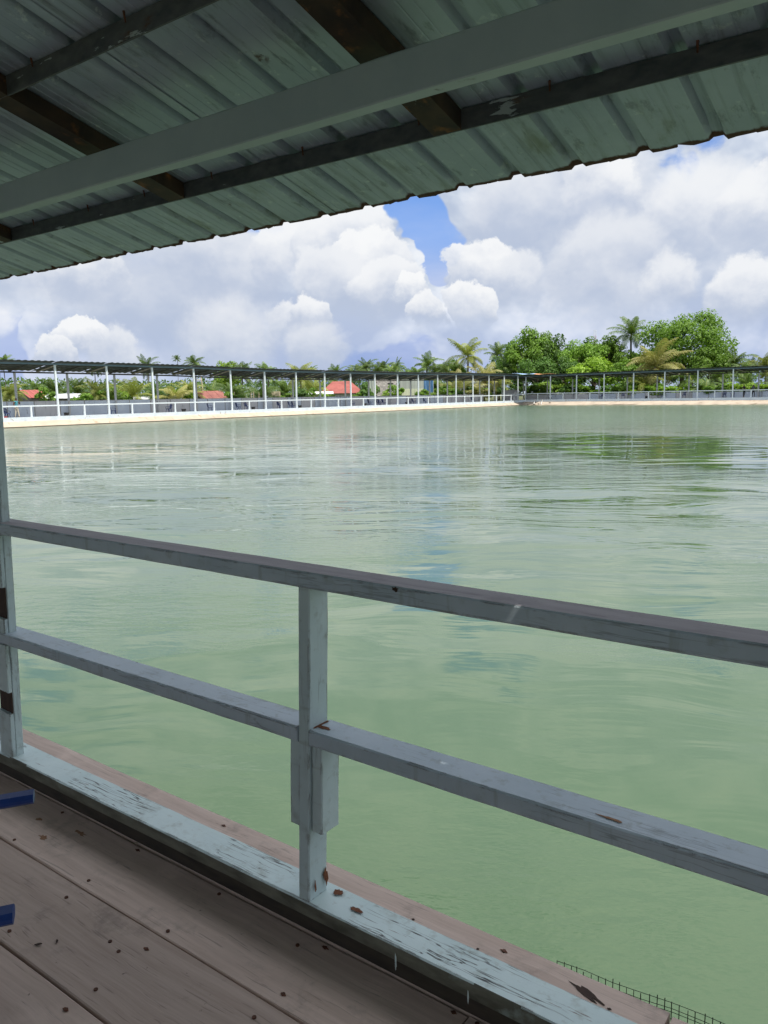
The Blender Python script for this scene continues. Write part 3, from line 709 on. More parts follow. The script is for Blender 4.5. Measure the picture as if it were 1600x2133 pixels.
# rust on the railing
def decal(mb, mat, name='rust_stain'): return part(mb, name, MAT[mat], rail)
decal(blot((-1.226, 1.383, .5976), .022, .009, seed=1, jag=.35, n=21), 'rust')
decal(blot((-1.2445, 1.392, .5977), .0045, .040, seed=2, jag=.4, n=21), 'rust')
decal(blot((-1.150, 1.397, .1335), .024, .008, seed=3, jag=.38, n=23), 'rust')
decal(blot((-1.232, 1.425, .1336), .016, .013, seed=9, jag=.38, n=23), 'rust')
decal(blot((-.500, 1.374, .5978), .034, .007, seed=5, jag=.6), 'rust_pale')
decal(blot((-1.2615, 1.412, .178), .012, .034, 'x', seed=11, jag=.75), 'rust')
decal(blot((-1.2620, 1.372, .165), .005, .022, 'x', seed=12, jag=.7), 'rust')
decal(blot((-1.2195, 1.40, .50), .008, .013, 'x', seed=13, jag=.4), 'rust')
decal(blot((-1.2246, 1.40, .385), .008, .015, 'x', seed=14, jag=.4), 'rust')
decal(blot((-.98, VF-.0008, .985), .012, .007, 'y', seed=15, jag=.5), 'brown_wood', 'knot')
for i, (u, z, s) in enumerate(((-.995, .092, .010), (-.80, .095, .007))):
    decal(blot((u, 1.3488, z), s*.35, s*2.6, 'y', seed=20+i, jag=.4), 'sill', 'paint_drip')

# near shelter ----------------------------------------------------------
TS = .27; ZS = 2.15 + VF*TS                        # roof sheet underside plane z = ZS - TS*v
def zs(v): return ZS - TS*v
EAVE = 2.022; BACK = -3.0
HOLES = []
for pnt in (Vector((-.688, VF, .979)), Vector((-.847, 1.379, .598))):
    t = (ZS - pnt.z - TS*pnt.y)/(TOSUN.z + TS*TOSUN.y); HOLES.append(pnt + TOSUN*t)
sh = empty('shelter', (0, 1.37, 0), label='near shelter with rusty corrugated metal roof over the plank deck', cat='shelter')
SW = .684; NR = 4; PITCH_R = SW/NR
def roof_sheet(u0, idx):
    rd = random.Random(idx); us = []
    base = [(0, 0), (.038, 0), (.041, .0014), (.044, 0), (.070, 0), (.073, .0014), (.076, 0), (.112, 0), (.121, .021), (.143, .021), (.152, 0)]
    for r_ in range(NR):
        for x, z in base: us.append((u0 + r_*PITCH_R + x + .006, z))
    us.append((u0+SW+.02, 0))
    vsamp = [BACK, -2.4, -1.6, -.6, .2, .7, 1.1, 1.4, 1.6, 1.75, 1.87, 1.95, 1.985, 2.005, EAVE]
    holes = [h for h in HOLES if u0+.01 < h.x < u0+SW-.01]
    for h in holes:
        us = [q for q in us if abs(q[0]-h.x) > .010] + [(h.x-.008, 0.0), (h.x+.008, 0.0)]
        vsamp = [v for v in vsamp if abs(v-h.y) > .02] + [h.y-.009, h.y+.009]
    us.sort(); vsamp.sort()
    lift = .0012*(idx % 2) + rd.uniform(0, .0015); top = .0012
    vs = []; nu, nv = len(us), len(vsamp)
    for lay in (0, 1):
        for i, (u, z) in enumerate(us):
            for j, v in enumerate(vsamp):
                vv = v
                if j == nv-1:
                    vv += noise.noise(Vector((u*38, idx, 0)))*.007 + noise.noise(Vector((u*130, idx, 3)))*.005 + .004*noise.noise(Vector((u*4, 7, 0)))
                    if rd.random() < .06: vv += rd.uniform(-.012, .010)
                dent = noise.noise(Vector((u*3, v*3, idx)))*.002
                zz = z*(1 - .62*max(0, min(1, (v-1.95)/.07)))
                vs.append((u, vv, zs(vv) + zz + lift + dent + lay*top))
    def ok(i, j):
        cu, cv = (us[i][0]+us[i+1][0])/2, (vsamp[j]+vsamp[j+1])/2
        return not any(abs(cu-h.x) < .0079 and abs(cv-h.y) < .0089 for h in holes)
    # same eave jitter on both skins
    half = nu*nv
    for i in range(half): vs[half+i] = (vs[i][0], vs[i][1], vs[i][2]+top)
    fs = []
    for i in range(nu-1):
        for j in range(nv-1):
            if not ok(i, j): continue
            a, b, c, d = i*nv+j, (i+1)*nv+j, (i+1)*nv+j+1, i*nv+j+1
            fs += [(a, d, c, b), (half+a, half+b, half+c, half+d)]
        fs.append((i*nv+nv-1, half+i*nv+nv-1, half+(i+1)*nv+nv-1, (i+1)*nv+nv-1))
    mb = MB(); mb.add([Vector(v)-sh.location for v in vs], fs)
    return mb.build('roof_sheet', MAT['sheet'], sh)
for i in range(-9, 8): roof_sheet(-1.004 + SW*i, i+20)

def spart(mb, name, mat): return part(mb, name, mat if isinstance(mat, list) else MAT[mat], sh)
# post-line beam
spart(timber((-7.0, VF+.0205, 2.018), (5.0, VF+.0205, 2.018), .041, .083, ch=.003, seg=80), 'beam', 'beam')
spart(timber((-7.0, -1.25, 2.71), (5.0, -1.25, 2.71), .041, .083, ch=.003, seg=30), 'beam', 'beam')
# purlins: angle section, flaking
def purlin(v):
    mb = MB(); z = zs(v) - .002; n = 90; sd = v*9
    prof = [(0, 0), (.040, -.0108), (.040, -.0158), (.005, -.0063), (.005, -.0460), (0, -.0460)]
    vs = []
    for i in range(n+1):
        u = -7.0+12.0*i/n
        for k, (x, dz) in enumerate(prof):
            q = noise.noise_vector(Vector((u*14, k*2.3, sd)))*.0011
            vs.append((u, v+x+q.x, z+dz+q.y))
    m_ = len(prof)
    mb.add(vs, [(i*m_+k, i*m_+(k+1) % m_, (i+1)*m_+(k+1) % m_, (i+1)*m_+k) for i in range(n) for k in range(m_)] + [tuple(range(m_)), tuple(reversed([n*m_+k for k in range(m_)]))])
    spart(mb, 'purlin', 'purlin')
    # roofing screws poking through beside the purlin
for v in (1.690, 1.142, .55, -.05, -.65, -1.25, -1.9): purlin(v)
sm = MB(); sm.tube([(0, 0, 0), (0, 0, -.022)], [.0030, .0018], 6); sme = sm.mesh('screw', MAT['nail'])
for i in range(34):
    u = -5.6 + .342*i + .03*math.sin(i*5)
    for v in (1.684, 1.136):
        inst('screw', sme, sh, Vector((u, v-.004, zs(v)+.004)) - sh.location, (R(8), 0, 0))
# rafters: rusted channel under the purlins
def rafter(uc, w=.075):
    mb = MB(); n = 40; v0, v1 = -2.4, 1.6885
    rd = random.Random(int(uc*10)); vs = []
    for i in range(n+1):
        v = v0+(v1-v0)*i/n
        zt = zs(v) - .003
        q = noise.noise(Vector((v*7, uc, 0)))*.0022
        for x, z in ((-w/2+q, 0), (w/2-q, 0), (w/2-q, -.0445+q*.5), (-w/2+q, -.0445-q*.5)):
            vs.append((uc+x, v, zt+z))
    mb.add(vs, [(i*4+k, i*4+(k+1) % 4, (i+1)*4+(k+1) % 4, (i+1)*4+k) for i in range(n) for k in range(4)] + [(0, 1, 2, 3), (4*n+3, 4*n+2, 4*n+1, 4*n)])
    spart(mb, 'rafter', 'steel_rust')
for u in (-1.052, -2.04, -3.05, -4.06, -.05, .95, 1.95, 2.95, 3.95): rafter(u)
# posts: tall leaning corner post, a back timber with short face pieces and bare gaps between them
def near_post(ub, ut, front=True):
    zt = 1.975
    L = lambda z: ub + (ut-ub)*(z-.133)/(zt-.133)
    spart(timber((L(.133), 1.3825, .1335), (L(zt), 1.3825, zt), .080, .030, ch=.003, seg=24, up=(0, 1, 0)), 'post', [MAT['paint_v']])
    zz = [(.1335, .300), (.380, .5560), (.598, .652), (.765, .9510), (.993, 1.97)] if front else [(.1335, .5560), (.598, .951), (.993, 1.97)]
    for z0, z1 in zz:
        spart(timber((L(z0)+.001, 1.3595, z0), (L(z1)+.001, 1.3595, z1), .080, .0150, ch=.002, seg=6, up=(0, 1, 0)), 'face_board', [MAT['paint_v']])
    if front:
        for z0, z1 in ((.301, .379), (.653, .764)):
            spart(timber((L(z0)+.001, 1.3645, z0), (L(z1)+.001, 1.3645, z1), .0815, .004, ch=.001, seg=3, up=(0, 1, 0)), 'bare_strip', [MAT['brown_wood']])
near_post(-2.736, -2.648)
near_post(2.72, 2.75, False); near_post(-5.62, -5.60, False)
for u in (-5.6, -2.7, 2.7): spart(timber((u, -1.25, 0), (u, -1.25, 2.665), .07, .07, seg=6, up=(0, 1, 0)), 'post', [MAT['paint_v']])

# unseen panel wall, shaped like the far ones, added to darken the shelter
bw = empty('wall', (-7, -2.75, 0), label='unseen low panel wall added behind the near shelter to darken it', cat='wall')
for i in range(6):
    m = MB(); m.box((1.0+2.0*i, 0, .71), (1.96, .12, 1.42)); m.build('panel', MAT['panel_b'], bw)
m = MB(); m.box((6, 0, 1.445), (12, .18, .05)); m.build('wall_cap', MAT['cap'], bw)

# plastic netting outside the boards
mb = MB(); rdq = random.Random(3)
for i in range(120):
    u = -.74 + .0175*i
    lift = -.004 + .026*max(0, min(1, (u+.74)/.35))
    mb.bar((u, 1.683, -.16), (u+.002*rdq.uniform(-1, 1), 1.683+.004*math.sin(i), lift + .004*rdq.uniform(-1, 1)), .0016, .0016)
for z in (-.145, -.1275, -.110, -.0925, -.075, -.0575, -.04, -.0225, -.005, .004, .020):
    pts = [(-.74+.07*i, 1.683+.003*math.sin(i*1.7), z + (.002*math.sin(i*2.1+z*40)) - .026*max(0, 1-i/5)) for i in range(30)]
    mb.tube(pts, .0009, 4)
tag(mb.build('plastic_net', MAT['net']), 'dark green square plastic mesh standing along the outer board edge', 'netting')

# ------------------------------------------------------------------ monobloc chair
def rounded_slab(mb, pts, th):   # pts: rows of grid (list of lists), thickened downwards along -normal approx z
    nr, nc = len(pts), len(pts[0]); vs = [p for r_ in pts for p in r_]; n = len(vs)
    vs2 = [Vector(p) - Vector(th) for p in vs]
    fs = []
    for i in range(nr-1):
        for j in range(nc-1):
            a, b, c, d = i*nc+j, i*nc+j+1, (i+1)*nc+j+1, (i+1)*nc+j
            fs += [(a, b, c, d), (n+a, n+d, n+c, n+b)]
    ring = [j for j in range(nc)] + [i*nc+nc-1 for i in range(1, nr)] + [(nr-1)*nc+j for j in range(nc-2, -1, -1)] + [i*nc for i in range(nr-2, 0, -1)]
    for a, b in zip(ring, ring[1:]+ring[:1]): fs.append((a, n+a, n+b, b))
    mb.add(vs+vs2, fs)
def make_chair(mat, label, group, seg=1, arms=True):
    """faces +x; origin on the floor under the seat"""
    c = empty('plastic_chair', label=label, cat='chair', group=group)
    m = MB()   # seat, dished, rolled front lip
    rows = []
    for i in range(7):
        x = -.20+.42*i/6; row = []
        for j in range(7):
            y = -.22+.44*j/6
            z = .44 - .018*(1-(y/.22)**2) + (-.03 if i == 6 else 0) + (.012 if i == 0 else 0)
            row.append(Vector((x + (.012*(1-(y/.22)**2) if i >= 5 else 0), y*(1-.06*(6-i)/6), z)))
        rows.append(row)
    rounded_slab(m, rows, (0, 0, .016)); m.build('seat', MAT[mat], c, smooth=False)
    m = MB()   # backrest: arched frame with three upright slats
    arch = []
    for k in range(13):
        a = math.pi*k/12; y = -.205*math.cos(a)
        z = .43 + (.26 if 0 < k < 12 else 0) + .17*math.sin(a)**.6 if 0 < k < 12 else .43
        x = -.20 - (z-.43)*.28
        arch.append((x, y*(.93 + .07*(z-.43)/.4), z))
    for a, b in zip(arch, arch[1:]): m.bar(a, b, .055, .022, up=(1, 0, .28))
    for y in (-.105, -.035, .035, .105):
        zt = .43+.26+.17*math.sin(math.acos(min(1, abs(y)/.205)))**.6 - .01
        m.bar((-.195, y*.9, .44), (-.20-(zt-.43)*.28, y, zt), .046, .012, up=(1, 0, .28))
    m.bar((-.225, -.19, .53), (-.225, .19, .53), .05, .012, up=(1, 0, .28))
    m.build('backrest', MAT[mat], c)
    for sx, sy in ((1, 1), (1, -1), (-1, 1), (-1, -1)):
        m = MB(); top = Vector((.17*sx if sx > 0 else -.17, .195*sy, .43)); bot = Vector((.235*sx if sx > 0 else -.26, .245*sy, 0))
        dx = Vector((.045*-sx, 0, 0)); dy = Vector((0, .048*-sy, 0))
        q = []
        for p, w in ((bot, .8), (top, 1.25)):
            q += [p, p+dx*w, p+dx*w+dy*.18, p+dx*.2+dy*.18, p+dx*.2+dy*w, p+dy*w]
        m.add(q, [(k, (k+1) % 6, 6+(k+1) % 6, 6+k) for k in range(6)] + [(0, 1, 2, 3, 4, 5), (11, 10, 9, 8, 7, 6)])
        m.build('leg', MAT[mat], c)
    if arms:
        for s in (1, -1):
            m = MB()
            rows = []
            straight = mat == 'chair_near'
            prof = [(-.255, .258, .622), (-.16, .258, .622), (.0, .258, .622), (.12, .258, .622), (.205, .258, .622), (.215, .258, .622)] if straight else [(-.255, .205, .665), (-.16, .235, .668), (-.02, .255, .662), (.10, .262, .650), (.19, .262, .635), (.215, .258, .622)]
            for k, (x, y, z) in enumerate(prof):
                w = .026 if k < 5 else .020
                rows.append([Vector((x, s*(y+w*t), z - .012*t*t)) for t in (-1, -.6, 0, .6, 1)])
            if straight: m = timber((-.25, s*.258, .610), (.215, s*.258, .610), .050, .026, ch=.009, seg=8, jit=.0006)
            else: rounded_slab(m, rows, (0, 0, .012))
            if straight: m.bar((-.08, s*.258, .60), (-.08, s*.235, .43), .045, .02, up=(1, 0, 0))
            else: m.bar((.19, s*.262, .63), (.19, s*.232, .43), .045, .02, up=(1, 0, 0))
            m.build('armrest', MAT[mat], c)
    return c
chair = make_chair('chair_near', 'bright blue plastic chair on the near deck with only its armrests showing', 'blue plastic chairs')
# seen from in front of its arms, pushed back from the frame edge; the arms reach past the short seat
chair.location = (-1.566, .5915, 0); chair.rotation_euler = (0, 0, R(56)); chair.scale = (.85, .85, .85)
for ch in chair.children:
    if not ch.name.startswith('armrest'):
        for v in ch.data.vertices: v.co.x -= .21
far_proto = make_chair('chair', 'x', 'blue plastic chairs', arms=True)

def project(P):
    q = Vector(P) - Vector((0, 0, EYE)); d = q.dot(CF)
    return 800+FPX*q.dot(CR)/d, 1066.5-FPX*q.dot(CU)/d, d
def along(fn, off, z, px, lo=-7, hi=24):
    """the place on a walkway (distance off behind its post line) seen in column px of the plan drawing"""
    f = lambda k: project(fn(k, off, z))[0]-px
    a, b = lo, hi
    while project(fn(a, off, z))[2] < 1: a += .5
    for _ in range(50):
        c = (a+b)/2
        if f(a)*f(c) <= 0: b = c
        else: a = c
    return (a+b)/2
far_chairs = [   # column, distance behind posts, facing, label
    (14, p1, 1.6, 0, 'blue chair beside the man in the teal vest'), (237, p1, 1.5, 60, 'lone blue chair against the third shelter post past the man in teal'),
    (352, p1, 1.7, 200, 'tilted blue chair near the black tub between two rail posts'), (438, p1, 1.6, 65, 'blue chair in front of the rust roofed shed'),
    (497, p1, 1.6, 75, 'side-on blue chair of the pair right behind a front post and beside the black tub'), (515, p1, 1.5, 0, 'front-facing blue chair beside the black tub'),
    (583, p1, 1.6, 80, 'blue chair half hidden by a rail post below the wooden bench'), (606, p1, 1.5, 62, 'back one of two close blue chairs below the yellow palm'),
    (613, p1, 1.8, 62, 'front one of two close blue chairs below the yellow palm'), (735, p1, 1.6, 62, 'single blue chair below the red tiled house'),
    (771, p1, 1.6, 62, 'blue chair next to the tub below the block building'), (788, p1, 1.7, 62, 'blue chair hidden behind the post below the block building'),
    (792, p1, 1.4, 66, 'middle blue chair of the row below the block building'), (800, p1, 1.6, 70, 'end blue chair of the row below the block building'),
    (854, p1, 1.5, 66, 'first blue chair below the pale green sheet wall'), (862, p1, 1.6, 66, 'second blue chair below the pale green sheet wall'),
    (886, p1, 1.6, 66, 'blue chair below the blue tarpaulin corner'), (985, p1, 1.6, 66, 'small blue chair near the shelter corner'),
    (1253, p2, 1.5, -100, 'blue chair close to the second post of the end shelter'), (1298, p2, 1.6, -70, 'blue chair alone mid bay under the broad trees'),
    (1381, p2, 1.6, -150, 'blue chair beside the post below the yellow palm'), (1425, p2, 1.5, -90, 'upright blue chair facing the water under the tall tree'),
    (1509, p2, 1.5, -90, 'blue chair a step from the man in black'), (1526, p2, 1.5, -90, 'blue chair behind the post next to the man in black')]
first = True
for px, fn, off, rz, lab in far_chairs:
    z = 0 if fn is p1 else .1
    c = far_proto if first else copy_tree(far_proto); first = False
    c.location = fn(along(fn, off, z, px), off, z); c.rotation_euler = (0, 0, R(rz)); c['label'] = lab

def tub():
    m = MB(); n = 14; rings = []
    for r_, z in ((.16, 0), (.225, .32), (.245, .33), (.245, .36), (.215, .36), (.155, .03)):
        rings.append([(r_*1.15*math.cos(2*math.pi*k/n), r_*.85*math.sin(2*math.pi*k/n), z) for k in range(n)])
    m.add([p for g in rings for p in g], [(i*n+k, i*n+(k+1) % n, (i+1)*n+(k+1) % n, (i+1)*n+k) for i in range(5) for k in range(n)] + [tuple(range(n-1, -1, -1)), tuple(5*n+k for k in range(n))])
    return m.mesh('black_tub', MAT['black'])
tme = tub()
for px, fn, off, lab in ((139, p1, 1.4, 'black tub on the walkway past the man in teal'), (383, p1, 1.5, 'black tub beside the tilted blue chair'),
        (528, p1, 1.4, 'black tub next to the front-facing blue chair'), (625, p1, 1.4, 'black tub just past two close blue chairs'),
        (761, p1, 1.4, 'black tub below the block building'), (847, p1, 1.4, 'black tub below the pale green sheet wall'),
        (1347, p2, 1.4, 'black tub below the big yellow palm'), (1146, p2, 1.0, 'dark tub at the shelter corner post')):
    z = 0 if fn is p1 else .1
    o = inst('black_tub', tme, None, fn(along(fn, off, z, px), off, z), (0, 0, R(90 if fn is p1 else 0)))
    tag(o, lab, 'tub', 'black tubs on the far walkways')
# red basin under the first chair
m = MB(); m.tube([(0, 0, 0), (0, 0, .18)], [.15, .19], 12); o = m.build('red_basin', MAT['red_plastic'], loc=p1(along(p1, 1.3, 0, 11), 1.3, 0))
tag(o, 'small red basin beside the chair of the man in teal', 'basin')

# ------------------------------------------------------------------ people
def person(loc, rz, label, joints, shirt, trousers, sleeves=False, group='people on the far walkway'):
    """one skinned surface; clothing chosen by zone of the body"""
    root = empty('person', loc, rz, label=label, cat='person', group=group)
    J, E_, Rr = [], [], []
    idx = {}
    def add(n, p, r, par=None):
        idx[n] = len(J); J.append(p); Rr.append(r)
        if par: E_.append((idx[par], idx[n]))
    for n, p, r, par in joints: add(n, p, r, par)
    me = bpy.data.meshes.new('body'); me.from_pydata(J, E_, []); o = bpy.data.objects.new('body', me); link(o)
    md = o.modifiers.new('skin', 'SKIN')
    for v, r in zip(me.skin_vertices[0].data, Rr): v.radius = r if isinstance(r, tuple) else (r, r)
    me.skin_vertices[0].data[0].use_root = True
    sb = o.modifiers.new('sub', 'SUBSURF'); sb.levels = sb.render_levels = 2
    dg = bpy.context.evaluated_depsgraph_get(); me2 = bpy.data.meshes.new_from_object(o.evaluated_get(dg))
    bpy.data.objects.remove(o)
    for m_ in (MAT['skin'], MAT[shirt], MAT[trousers]): me2.materials.append(m_)
    bones = [(idx_a, idx_b) for idx_a, idx_b in E_]; names = {v: k for k, v in idx.items()}
    for p in me2.polygons:
        c = p.center; best = None
        for a, b in bones:
            A, B = Vector(J[a]), Vector(J[b]); ab = B-A
            t = max(0, min(1, (c-A).dot(ab)/max(1e-9, ab.length_squared))); dd = (c-A-ab*t).length
            if best is None or dd < best[0]: best = (dd, names[b], t)
        nm = best[1]; mi = 0
        if nm.startswith(('knee', 'hip')) or nm.startswith('ankle') and best[2] < .88: mi = 2
        elif nm in ('waist', 'chest', 'neck0') or nm.startswith('sh'): mi = 1
        elif sleeves and nm.startswith('elbow') and best[2] < .75: mi = 1
        if nm == 'waist' and best[2] < .3: mi = 2
        p.material_index = mi; p.use_smooth = True
    b = bpy.data.objects.new('body', me2); b.parent = root; link(b)
    hp = Vector(J[idx['head']])
    m = MB(); n = 12
    vs = []; 
    for i in range(5):
        ph = i/4*1.45
        for k in range(n):
            a = 2*math.pi*k/n; r_ = .108*math.sin(ph+.06)
            q = Vector((r_*math.cos(a)*.95 - .012, r_*math.sin(a)*.82, .118*math.cos(ph) - .0))
            if q.x > .05 and i == 4: q.z += .04
            vs.append(hp + q)
    m.add(vs, [(i*n+k, (i+1)*n+k, (i+1)*n+(k+1) % n, i*n+(k+1) % n) for i in range(4) for k in range(n)] + [tuple(range(n))])
    m.build('hair', MAT['hair'], root, smooth=True)
    # hands: palm and five fingers each
    for s in ('L', 'R'):
        w = Vector(J[idx['wrist'+s]]); e = Vector(J[idx['elbow'+s]]); d = (w-e).normalized()
        sd = d.cross(Vector((1, .2, .1))).normalized(); m = MB()
        m.bar(w, w+d*.09, .08, .028)
        for f in range(4):
            a = w+d*.085+sd*(-.03+.02*f); m.tube([a, a+d*(.04+.006*(1.5-abs(f-1.5))), a+d*.075+sd.cross(d)*.02], [.010, .009, .007], 5)
        a = w+d*.02+sd*.035; m.tube([a, a+d*.03+sd*.025, a+d*.06+sd*.025], [.012, .010, .008], 5)
        m.build('hand', MAT['skin'], root)
    return root
def stand(h=1.70, legs=None, armL=None, armR=None, lean=0.0):
    k = h/1.7
    P = lambda x, y, z: (x*k, y*k, z*k)
    legs = legs or ((.0, .10, .02), (.0, -.10, .02))
    j = [('pelvis', P(0, 0, .92), (.15, .11), None), ('waist', P(.0+lean*.3, 0, 1.06), (.14, .105), 'pelvis'), ('chest', P(lean*.8, 0, 1.28), (.165, .12), 'waist'),
         ('neck0', P(lean, 0, 1.43), (.075, .065), 'chest'), ('neck', P(lean*1.1, 0, 1.48), (.055, .055), 'neck0'), ('head', P(lean*1.2+.02, 0, 1.60), (.085, .10), 'neck'), ('crown', P(lean*1.2+.01, 0, 1.67), (.065, .075), 'head')]
    for s, y in (('L', 1), ('R', -1)):
        a = armL if s == 'L' else armR
        el, wr = a or ((-.02, .27*y, 1.12), (.05, .27*y, .87))
        j += [('sh'+s, P(lean*.95, .19*y, 1.39), (.07, .065), 'neck0'), ('elbow'+s, P(*el), .045, 'sh'+s), ('wrist'+s, P(*wr), .032, 'elbow'+s)]
        f = legs[0] if s == 'L' else legs[1]
        j += [('hip'+s, P(0, .09*y, .86), (.095, .095), 'pelvis'), ('knee'+s, P(.03+f[0]*.4, .10*y*.6+f[1]*.4, .48), .065, 'hip'+s), ('ankle'+s, P(f[0], f[1], .08), .042, 'knee'+s),
              ('toe'+s, P(f[0]+.13, f[1], .03), (.035, .028), 'ankle'+s)]
    return j
k_ = along(p1, 1.2, 0, 36)
person(p1(k_, 1.2, 0), R(20), 'man in a teal sleeveless top and pale trousers standing at the far rail', stand(1.72, legs=((.10, .16, 0), (-.08, -.14, 0)), armL=((.10, .33, 1.20), (.24, .16, 1.34)), armR=((-.05, -.28, 1.14), (.12, -.20, .98))), 'teal_cloth', 'beige_cloth')
k_ = along(p2, .75, .1, 1550)
person(p2(k_, .75, .1), R(-100), 'man in black with crossed ankles leaning on the far rail', stand(1.74, legs=((.12, .03, 0), (.22, -.02, 0)), armL=((.16, .30, 1.16), (.34, .24, 1.06)), armR=((.16, -.30, 1.16), (.34, -.22, 1.06)), lean=.14), 'black_cloth', 'dark_cloth', True)
k_ = along(p2, 1.1, .1, 1569)
person(p2(k_, 1.1, .1), R(80), 'man in grey shirt and dark trousers with hands on hips', stand(1.74, legs=((.0, .15, 0), (.0, -.15, 0)), armL=((-.06, .36, 1.16), (.03, .17, .99)), armR=((-.06, -.36, 1.16), (.03, -.17, .99))), 'grey_cloth', 'dark_cloth', True)

# ------------------------------------------------------------------ vegetation
def wall_fwd(px):
    d = ray(px, 820); c = []
    t = -70.2/d.x if d.x < 0 else 1e9; c.append(t)
    A = p2(0, 4.2); n = N2; q = d.dot(n)
    if q > 1e-6: c.append(Vector((A.x, A.y, 0)).dot(n)/q)
    return min(c)
def place(px, off):
    f = wall_fwd(px) + off; d = ray(px, 820); p = d*f
    return Vector((p.x, p.y, -.06)), f
def z_at(px, py, f): return EYE + (ray(px, py)*f).z

ORD = ['corner', 'second', 'third', 'fourth', 'fifth', 'sixth', 'seventh', 'eighth', 'ninth', 'tenth', 'eleventh', 'twelfth', 'thirteenth', 'fourteenth', 'fifteenth', 'sixteenth', 'seventeenth', 'eighteenth', 'nineteenth', 'twentieth', 'last']
SEEN = {}
def bay_label(what, px):
    """names the shelter bay a plant is seen through, counted from the pond corner"""
    if px < 1062: k = along(p1, 0, 2, px, -4, 18.5); n = int(max(0, 17.5-k)); w = 'straight bank'
    else: k = along(p2, 0, 2, px, -1, 16); n = int(max(0, k+.5)); w = 'end bank'
    n = min(n, 20)
    key = (what, w, n); SEEN[key] = SEEN.get(key, 0)+1
    bay = 'corner bay' if n == 0 else '%s bay from the pond corner' % ORD[n]
    return '%s%s seen through the %s, %s' % (['', 'another ', 'third ', 'fourth '][min(3, SEEN[key]-1)], what, bay, w)

def frond_mesh(name, mat, seed, nf=24, L=1.0, droop=1.0, upright=.0, dead=0):
    """palm crown of unit frond length: arching ribs with paired hanging leaflets"""
    rd = random.Random(seed); mb = MB()
    for i in range(nf):
        a = i*2.39996 + rd.uniform(-.45, .45); t0 = i/(nf-1)
        el = R(82 - 92*t0**1.1 + rd.uniform(-8, 8) + upright*20*(1-t0)); ln = L*rd.uniform(.66, 1.10)*(.82+.18*math.sin(math.pi*min(1, t0*1.3)))
        bend = R(62+40*t0+rd.uniform(-26, 30))*droop
        pts = []; p = Vector((0, 0, 0)); n = 9
        hx, hy = math.cos(a), math.sin(a)
        for k in range(n+1):
            pts.append(p.copy()); e = el - bend*(k/n)**1.3
            p = p + Vector((hx*math.cos(e), hy*math.cos(e), math.sin(e)))*(ln/n)
        side = Vector((-hy, hx, 0)); mi = 0
        for k in range(n):   # rib
            w = .016*(1-k/n)+.003
            q0, q1 = pts[k], pts[k+1]
            mb.add([q0-side*w, q0+side*w, q1+side*w*.8, q1-side*w*.8], [(0, 1, 2, 3)], 1)
        nl = 32
        for s in (-1, 1):
            for k in range(nl):
                t = .10+.90*k/(nl-1); f = t*n; i0 = min(n-1, int(f)); q = pts[i0].lerp(pts[i0+1], f-i0)
                d = (pts[i0+1]-pts[i0]).normalized(); up = side.cross(d).normalized()
                if up.z < 0: up = -up
                ll = L*.25*(math.sin(math.pi*min(1, t*.86+.10))**.7)*rd.uniform(.8, 1.15)
                dirv = (side*s*.82 + d*.55 - up*.12 + Vector((0, 0, -.18*rd.random()))).normalized()
                tipv = (dirv + Vector((0, 0, -1.05*rd.uniform(.4, 1.4)))).normalized()
                wv = d*(.0125*L)
                m1 = q + dirv*ll*.5; m2 = m1 + tipv*ll*.5
                mb.add([q-wv*.5, q+wv*.5, m1+wv*.75, m1-wv*.75, m2], [(0, 1, 2, 3), (3, 2, 4)], 0)
    return mb.mesh(name, [MAT[mat], MAT['frond_y' if mat != 'frond_o' else 'frond_o']])
CROWN = {}
for key, mt, sd, kw in (('g0', 'frond_g', 1, {}), ('g1', 'frond_g', 2, dict(droop=1.25, nf=20)), ('g2', 'frond_g', 3, dict(upright=.5, nf=22, droop=.85)),
                        ('y0', 'frond_y', 4, dict(droop=1.2)), ('y1', 'frond_y', 5, dict(nf=20, droop=.95)), ('o0', 'frond_o', 6, dict(nf=22, droop=1.1)), ('o1', 'frond_o', 7, dict(nf=18, droop=1.35))):
    CROWN[key] = frond_mesh('crown_'+key, mt, sd, **kw)
tm = MB(); rdp = random.Random(1)
tm.tube([(0.02*math.sin(i*.7), .015*math.cos(i*.9), i/10) for i in range(11)], [.17, .145, .13, .125, .12, .118, .115, .112, .11, .11, .12], 9)
TRUNK = tm.mesh('palm_trunk', MAT['trunk'], True)
nutm = MB()
for k in range(9):
    a = k*.7+.2
    c = Vector((math.cos(a)*.16, math.sin(a)*.16, -.10-.05*(k % 3)))
    nutm.tube([c+Vector((0, 0, .09)), c+Vector((0, 0, .04)), c-Vector((0, 0, .04)), c-Vector((0, 0, .09))], [.02, .075, .075, .02], 7)
NUTS = nutm.mesh('coconuts', MAT['coconut'], True)
